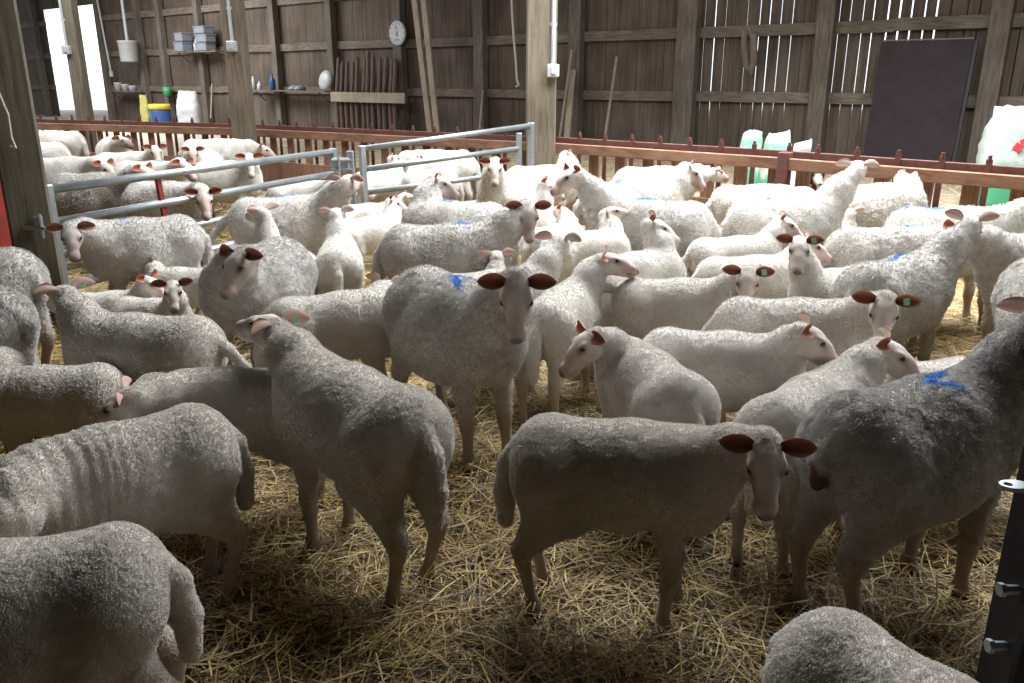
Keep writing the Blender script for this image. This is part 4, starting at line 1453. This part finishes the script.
# ------------------------------------------------------------------ sheepdog behind the fence
def sheepdog():
    y = off_fence(818, 0.42)[1]
    hp = pix(816, 169, Y=y)                 # crown of the head
    az = math.radians(268)
    HM = head_frame(az, math.radians(-12))
    Hc = hp + np.array([0, 0, -.05])
    base = np.array([hp[0], hp[1] + .22, 0])
    PR = []
    q = lambda x, y_, z: Hc + HM @ np.array([x, y_, z])
    PR.append(EL(Hc, (.085, .072, .068), HM, .03, 'k'))
    PR.append(RC(q(.06, 0, -.02), q(.15, 0, -.035), .036, .026, .03, 'f'))
    PR.append(RC(q(.15, 0, -.03), q(.165, 0, -.03), .018, .014, .01, 'n'))
    chest = base + np.array([0, -.02, .40])
    PR.append(RC(Hc - HM[:, 0] * .05, chest, .075, .12, .05, 'k'))
    PR.append(RC(chest, base + np.array([0.02, .30, .26]), .13, .16, .06, 'k'))
    for sd in (1, -1):
        PR.append(RC(chest + np.array([.07 * sd, -.02, -.06]), base + np.array([.07 * sd, -.04, .18]), .055, .034, .04, 'k'))
        PR.append(RC(base + np.array([.07 * sd, -.04, .18]), base + np.array([.07 * sd, -.05, .035]), .030, .026, .02, 'f'))
        PR.append(RC(base + np.array([.07 * sd, -.05, .03]), base + np.array([.07 * sd, -.09, .025]), .03, .026, .02, 'f'))
        PR.append(RC(base + np.array([.13 * sd, .28, .20]), base + np.array([.15 * sd, .12, .12]), .11, .06, .05, 'k'))
        PR.append(RC(base + np.array([.15 * sd, .14, .09]), base + np.array([.15 * sd, .02, .03]), .045, .028, .03, 'f'))
        PR.append(RC(q(-.02, .055 * sd, .035), q(-.01, .080 * sd, .085), .026, .010, .02, 'k'))
    PR.append(RC(base + np.array([0, .42, .16]), base + np.array([.25, .62, .05]), .05, .035, .04, 'k'))
    V, Q, Nn = polygonise(PR, .010)
    HL = (V - Hc) @ HM
    blaze = np.clip(1.5 - np.abs(HL[:, 1]) / .016, 0, 1) * (HL[:, 0] > -.03) * (np.abs(HL).max(1) < .2)
    muz = np.clip((HL[:, 0] - .065) / .02, 0, 1) * (np.abs(HL[:, 1]) < .08) * (np.abs(HL[:, 2]) < .10)
    ruff = np.clip(1 - np.abs(V[:, 0] - base[0]) / .10, 0, 1) * (V[:, 1] < base[1] - .03) * (V[:, 2] < Hc[2] - .08)
    leg = (V[:, 2] < .15) * 1.0
    wv_ = np.clip(np.maximum.reduce([blaze, muz, ruff * 2, leg * 1.0]), 0, 1)[:, None]
    col = np.array([.02, .018, .018]) * (1 - wv_) + np.array([.72, .70, .66]) * wv_
    nd = np.clip(1.4 - np.linalg.norm((HL - np.array([.176, 0, -.028])) / np.array([.02, .016, .014]), axis=1), 0, 1)[:, None]
    col = col * (1 - nd) + .015 * nd
    verts = [V]; faces = [Q.tolist()]; cols = [col]; mats = [np.zeros(len(Q), int)]; n0 = len(V)
    for sd in (1, -1):
        ev, ef = sphere_mesh(q(.066, .034 * sd, .018), np.array([.012, .010, .010]), HM, 5)
        verts.append(ev); faces.append([[i + n0 for i in f] for f in ef]); cols.append(np.full((len(ev), 3), .02)); mats.append(np.ones(len(ef), int)); n0 += len(ev)
    me = bpy.data.meshes.new('sheepdog')
    O = np.array([base[0], base[1], 0])
    me.from_pydata((np.concatenate(verts) - O).tolist(), [], [f for ff in faces for f in ff])
    me.materials.append(M_SHEEP); me.materials.append(M_EYE)
    me.polygons.foreach_set('material_index', np.concatenate(mats)); me.polygons.foreach_set('use_smooth', np.ones(len(me.polygons), bool))
    cc = np.concatenate(cols)
    me.attributes.new('col', 'FLOAT_COLOR', 'POINT').data.foreach_set('color', np.concatenate([cc, np.ones((len(cc), 1))], 1).ravel())
    me.attributes.new('wool', 'FLOAT', 'POINT').data.foreach_set('value', np.zeros(len(cc)))
    me.update()
    ob = bpy.data.objects.new('sheepdog', me); ob.location = O; COL.objects.link(ob)
    tag(ob, 'black and white sheepdog sitting behind the feed fence, looking into the pen', 'dog')
sheepdog()

# ------------------------------------------------------------------ the flock
FLOCK = []
def S(*a, **k): FLOCK.append([list(a), k])
FAR = 'sheep in the pen beyond the gates'
# columns: back (u, v), size, heading, poll (u, v), face heading, face pitch, label
# --- front row
S(622, 421, .84, 347, 765, 446, 266, -53, 'young sheep standing side-on in front, head turned to the viewer, both ears out', lamb=True, tail='hang', face='grey', grey=.35, ears=(.12, .12), earback=(.05, .2), tags='')
S(928, 380, .97, 24, 1042, 322, 30, -10, 'big curly grey ewe at the right with a blue mark, rump to the viewer', grey=.55, tail='short', rump=True, mark=[(0.06, .02, .11, .018, 20), (.02, -.03, .07, .015, -40)], tags='Ro')
S(930, 672, .76, 302, 1015, 780, 300, -34, 'sheep cut off by the bottom edge at the right, only its back showing', lamb=True, grey=.25, tail='hang')
S(352, 368, .92, 136, 277, 328, 152, 4, 'sheep in the left foreground stretching its head up, green ear tag, tail hanging', lamb=True, grey=.30, tags='Rg', face='grey', fat=.2, ears=.0, earback=(.1, .6), neckl=.37)
S(112, 424, .86, 222, 8, 520, 190, -36, 'sheep with wrinkled shorn neck at left, head lowered out of the picture', lamb=True, grey=.35, wrinkle=1, fat=.3)
S(0, 546, .83, 200, -120, 600, 200, -38, 'sheep cut off by the bottom left corner, rump and hanging tail showing', lamb=True, grey=.3, fat=.3)
S(46, 366, .70, 190, -60, 420, 190, -40, 'sheep behind the wrinkled one at left, ribbed back, head out of the picture', lamb=True, grey=.3, wrinkle=.8)
S(236, 368, .78, 184, 128, 397, 195, -33, 'sheep half hidden behind the head-stretching one, low pinkish head pointing left', near=True, lamb=True, grey=.3, face='pink', neckl=.40)
S(140, 314, .86, 175, 66, 293, 140, -15, 'sheep walking left seen side-on, its tail swinging out, green ear tag', lamb=True, grey=.25, tail='out', tags='Rg', ears=.1, red=.2)
# --- left edge
S(-38, 246, 1.0, 172, -110, 240, 172, -20, 'sheep at the left edge beside the dark post, only its rump in view', grey=.35, tail='short')
S(-62, 285, .95, 176, -120, 280, 172, -20, 'sheep at the left edge behind the ribbed one, greyish rump only', grey=.35, tail='short')
S(-50, 346, .82, 176, -110, 340, 172, -20, 'lowest of the rumps at the left edge, with its tail hanging', lamb=True, grey=.3)
# --- left middle
S(140, 217, .98, 213, 71, 229, 293, -49, 'ewe with dark brown ears facing the viewer beside the gate post', face='grey', grey=.15, mark=[(0.1, 0, .05, .02, 0)], ears=.02, red=.2)
S(182, 267, .60, 182, 152, 262, 215, -28, 'small lamb behind the pair by the brown-eared ewe, body to the right', lamb=True, ears=.3)
S(108, 291, .66, 12, 146, 280, 350, -28, 'small lamb with reddish ears looking right, between the ewe and the walking sheep', lamb=True, ears=.2)
S(150, 298, .62, 342, 173, 286, 288, -36, 'small white-faced lamb looking at the viewer above the walking sheep', lamb=True, face='pale', ears=.25)
S(254, 245, 1.0, 256, 243, 256, 240, -40, 'ewe twisting her head down to the left, blue mark behind her shoulders', face='grey', grey=.2, mark=[(0.14, 0, .07, .02, 30), (.10, -.02, .06, .02, -30)], ears=.02, neckl=.36, red=.3)
S(334, 292, .84, 24, 384, 287, 60, -15, 'sheep walking away behind the head-stretching one, ears seen from behind', lamb=True, grey=.12, tail='hang', ears=.35, red=.7)
# --- centre
S(455, 276, 1.03, 306, 517, 283, 268, -59, 'big ewe at the picture centre with a blue mark, facing the viewer', face='grey', grey=.3, mark=[(0.02, .02, .10, .018, 25), (.06, -.03, .08, .018, -25)], ears=.12, earback=.1, fat=1.3, neckl=.38)
S(662, 352, .80, 108, 597, 337, 200, -36, 'sheep right of the centre ewe with one red ear, looking left', near=True, lamb=True, grey=.1, face='pink', ears=.05)
S(676, 278, .82, 356, 748, 274, 255, -43, 'sheep lifting its tail, side-on, face turned to the viewer, green tag', near=True, lamb=True, tail='up', grey=.08, ears=.15, tags='Lg')
S(712, 331, .84, 344, 800, 332, 345, -33, 'white sheep side-on right of centre, pink face looking right', lamb=True, ears=.0, earback=.5, face='pink', grey=.0)
S(795, 298, .88, 352, 885, 302, 248, -49, 'sheep in the right middle with two red ears facing the viewer, woolly back', near=True, grey=.15, face='pale', ears=.12, lamb=True, fat=.5, tags='Lg')
S(902, 256, .95, 32, 970, 224, 62, 0, 'large ewe in the right middle, head high, seen from behind', grey=.3, mark=[(0.0, .02, .11, .02, 10)], ears=.5, tail='short', neckl=.40, red=.6)
S(838, 268, .80, 212, 799, 243, 254, -38, 'lamb with dark reddish ears and tag looking at the viewer, partly behind a ewe', lamb=True, ears=.2, tags='Lg', face='pale', neckl=.36)
S(735, 236, .80, 8, 782, 221, 345, -28, 'slim white sheep in the right middle, pink head pointing right', lamb=True, ears=.1, earback=.5)
S(752, 255, .82, 5, 806, 243, 348, -23, 'lamb back between the slim white sheep and the tail-lifting one, mouth to the right', lamb=True, ears=.2)
S(838, 233, .70, 48, 850, 213, 58, 0, 'small lamb with upright reddish ears seen from behind, near the big ewe', lamb=True, ears=.5, red=.8)
S(893, 226, .98, 2, 962, 240, 2, -20, 'white ewe with a blue mark just behind the high-headed ewe', mark=[(0.1, .0, .05, .025, 0)])
S(955, 206, 1.05, 357, 1052, 205, 0, -20, 'white ewe with blue marks beside the right part of the feed fence', mark=[(-0.1, 0, .08, .03, 0), (-.26, 0, .03, .02, 0)])
S(1046, 232, 1.0, 200, 962, 232, 195, -23, 'ewe entering from the right edge with pinkish legs, above the woolly shoulder', grey=.1)
S(1062, 268, 1.0, 80, 1085, 240, 80, -10, 'ewe at the right edge, only its grey woolly side in view', grey=.2)
S(815, 378, .82, 45, 884, 347, 335, -28, 'white sheep behind the curly ewe, rump to the viewer, green ear tag', lamb=True, tags='Lg', ears=.05, earback=.6, face='pink')
S(958, 359, .78, 8, 1040, 350, 8, -20, 'white back showing just above the curly grey ewe', lamb=True)
# --- upper middle
S(285, 195, 1.0, 17, 346, 182, 72, 5, 'ewe behind the gate end walking right, pinkish ears seen from behind', mark=[(0.0, 0, .08, .03, 0)], tail='out', ears=.1, red=-.3, grey=.1, neckl=.38)
S(281, 242, .80, 128, 263, 213, 140, 0, 'lamb walking away to the left, left one of two rumps below the gate end', lamb=True, ears=.3, tail='hang', red=.0)
S(338, 240, .80, 99, 336, 214, 100, 0, 'lamb seen straight from behind with hanging tail, right one of two rumps', lamb=True, ears=.2, tail='hang', red=.1)
S(445, 223, 1.08, 3, 528, 208, 276, -53, 'long grey-woolled ewe side-on above the centre ewe, dark nose to the viewer', grey=.25, face='grey', mark=[(0.1, 0, .06, .03, 0)], ears=.18)
S(368, 216, .75, 32, 392, 201, 350, -23, 'lamb between the gate end and the long grey ewe, one reddish ear up', lamb=True, ears=.4)
S(365, 203, .72, 10, 405, 196, 10, -20, 'low white back just under the latch', lamb=True)
S(455, 201, 1.0, 172, 436, 180, 356, -26, 'ewe with a dark grey face looking back over her body to the right', face='dark', mark=[(0.05, 0, .05, .03, 0)], ears=.25, neckl=.36)
S(508, 172, 1.0, 238, 495, 163, 268, -51, 'ewe facing the viewer near the right gate, two brown ears out', face='pale', ears=.1)
S(430, 170, .84, 175, 421, 160, 200, -23, 'ewe behind the right gate bars with its head over its own back', FAR, face='pink', ears=.3, neckl=.34)
S(380, 170, .80, 15, 392, 158, 10, -10, 'pink-headed sheep pressed against the gate latch', FAR, lamb=True, face='pink', ears=.2)
S(440, 149, 1.05, 180, 397, 160, 180, -33, 'broad pale back beyond the gate, close to the feed fence', FAR)
S(542, 165, .98, 8, 567, 155, 348, -34, 'sheep beside the thick centre post, long pink face pointing right', face='pink', ears=.3)
S(518, 205, .85, 28, 545, 184, 352, -26, 'lamb between two ewes right of the gate, pink nose pointing right', lamb=True, ears=.1, earback=.5)
S(655, 199, 1.05, 163, 574, 173, 200, -28, 'white ewe looking left with raised head, blue mark, below the centre post', mark=[(0.05, 0, .09, .04, 0)], face='pink', ears=.25, neckl=.40)
S(632, 181, 1.05, 3, 688, 168, 345, -38, 'ewe near the fence with long pink face pointing right, faint blue mark', mark=[(-.1, 0, .05, .03, 0)], face='pink', ears=.25)
S(655, 166, 1.0, 4, 712, 172, 25, -10, 'white back closest to the fence, pink ears seen from behind', ears=.1, red=-.2)
S(555, 224, .75, 45, 560, 210, 352, -23, 'small lamb in the crowd looking right, behind the long grey ewe', lamb=True, ears=.1, earback=.5)
S(586, 231, .82, 18, 606, 213, 2, 8, 'lamb lifting its face to the right, green tag in the ear', lamb=True, ears=.15, tags='Lg')
S(632, 252, .88, 24, 652, 224, 352, -23, 'white sheep with smooth pale head looking right, above the tail-lifting one', lamb=True, face='pale', ears=.35, earback=.6)
S(497, 283, .66, 96, 497, 257, 98, 0, 'small lamb behind the centre ewe, only head and two ears showing', lamb=True, ears=.2)
S(492, 270, .95, 18, 560, 242, 70, 5, 'sheep behind the centre ewe seen from behind, ears out, green tag', lamb=True, ears=.1, tags='Rg', red=-.2, neckl=.38)
S(558, 288, .82, 66, 602, 259, 352, -8, 'sheep right behind the centre ewe, walking away, head turned right, green tag', lamb=True, ears=.15, tags='Lg', face='pink')
S(786, 196, 1.05, 10, 857, 168, 62, 5, 'large white ewe near the fence with two blue dots, head raised', mark=[(-.02, 0, .03, .03, 0), (-.12, 0, .03, .03, 0)], ears=.1, red=-.2, neckl=.42)
S(755, 184, .94, 3, 828, 200, 5, -20, 'white ewe back between the large dotted ewe and the fence', mark=[(0.0, 0, .06, .02, 0)])
S(878, 183, .95, 3, 905, 178, 8, -35, 'greyish sheep under the fence rail, pink ear pointing right', ears=.2, grey=.2, red=-.2)
# --- pen beyond the gates
S(56, 130, 1.08, 172, 10, 140, 172, -40, 'rearmost sheep at the left under the bright doorway, greyish back', FAR, grey=.15)
S(32, 141, 1.1, 178, -20, 145, 178, -30, 'yellowish sheep beside the left post, second from the fence', FAR)
S(112, 137, 1.08, 300, 122, 140, 330, -10, 'sheep at the back left with its head turned aside over its shoulder', FAR, face='dark')
S(128, 151, 1.0, 12, 155, 149, 300, -36, 'white-headed sheep with two red ears in the far pen', FAR, face='pale', ears=.2)
S(65, 156, 1.1, 2, 104, 165, 345, -38, 'long yellowish back behind the gate at left', FAR)
S(92, 172, 1.05, 357, 142, 170, 350, -28, 'dirty grey sheep right behind the gate bars at left', FAR, grey=.7)
S(150, 160, 1.05, 350, 182, 164, 335, -33, 'sheep with a blue mark behind the upper gate bar', FAR, mark=[(0.1, 0, .06, .04, 0)])
S(168, 181, 1.08, 338, 205, 194, 291, -51, 'big yellowish ewe behind the gate facing the viewer between two bars', FAR, face='pink', ears=.25)
S(213, 138, 1.12, 2, 262, 148, 0, -25, 'large white ewe side-on along the fence in the far pen', FAR)
S(200, 151, .95, 262, 193, 151, 285, -46, 'pink-faced ewe with two red ears facing the viewer in the far pen', FAR, face='pink', ears=.3)
S(226, 160, 1.0, 345, 249, 158, 292, -51, 'sheep behind the gate facing the viewer, stained nose, right part of the far pen', FAR, face='pale', ears=.15)
S(58, 200, .62, 355, 78, 206, 330, -36, 'small yellowish lamb behind the lower gate bars', FAR, lamb=True)
S(56, 190, .62, 10, 76, 193, 340, -33, 'small white lamb behind the first one, under the top gate bar', FAR, lamb=True)
S(300, 180, .85, 5, 340, 186, 5, -20, 'white back just behind the gate end', FAR, lamb=True)


PINNED = [a[8] for a, k in FLOCK[:8]] + [a[8] for a, k in FLOCK if a[3] in (306, 108, 344, 32, 352)]


def keep_apart():
    """Slide animals a little so that bodies, gates and fence stay clear of one another."""
    n = len(FLOCK)
    def geo(i, ds, du=0.0):
        a, k = FLOCK[i]
        s = a[2] + ds
        P = pix(a[0] + du, a[1], z=ZB * s)[:2]
        h = math.radians(a[3]); d = np.array([math.cos(h), math.sin(h)])
        c = P - d * 0.015 * s
        return c - d * .20 * s, c + d * .20 * s, (.150 if k.get('lamb') else .178) * s, s
    def segd(p1, q1, p2, q2):
        t = np.linspace(0, 1, 7)[:, None]
        A = p1 + (q1 - p1) * t; B = p2 + (q2 - p2) * t
        return np.sqrt(((A[:, None] - B[None]) ** 2).sum(-1)).min()
    gates = [(np.array([GA[0], GA[1]]), np.array([GB[0], GB[1]])), (np.array([GC[0], GC[1]]), np.array([GD[0], GD[1]])),
             (np.array([GB[0], GB[1]]), np.array([GC[0], GC[1]]))]
    st = [0.0] * n; lat = [0.0] * n
    def cost(i, ds, du, allg):
        p, q, r, s = geo(i, ds, du)
        c = 0.25 * abs(ds) + 0.0012 * abs(du)
        for j in range(n):
            if j == i: continue
            P_, Q_, R_, _ = allg[j]
            if np.abs(P_ - p).max() > 1.6: continue
            o = r + R_ - segd(p, q, P_, Q_)
            if o > 0: c += o
        far = (len(FLOCK[i][0]) > 9)
        for m in (p, q):
            f = fence_y(m[0]) - 0.06 - r - m[1]
            if f < 0: c += -f * 2
            for ga, gb in gates:
                d = gb - ga; L_ = np.linalg.norm(d); d = d / L_
                x = (m - ga) @ d; nrm = np.array([-d[1], d[0]])
                if nrm[1] < 0: nrm = -nrm
                y = (m - ga) @ nrm
                if -.1 < x < L_ + .1:
                    need = r + .03
                    yy = y if far else -y
                    if yy < need: c += (need - yy) * 2
        return c
    allg = [geo(i, 0, 0) for i in range(n)]
    for it in range(7):
        for i in range(n):
            lim = .012 if FLOCK[i][0][8] in PINNED else .09
            best = min(((cost(i, a_, b_, allg), a_, b_) for a_ in np.linspace(-lim, lim, 13) for b_ in (lat[i] - 3, lat[i], lat[i] + 3) if abs(b_) <= 9), key=lambda t: t[0])
            st[i], lat[i] = best[1], best[2]
            allg[i] = geo(i, st[i], lat[i])
    for i in range(n):
        FLOCK[i][0][2] += st[i]; FLOCK[i][0][0] += lat[i]; FLOCK[i][0][4] += lat[i] * .5


keep_apart()
for a, k in FLOCK: make_sheep(*a, **k)
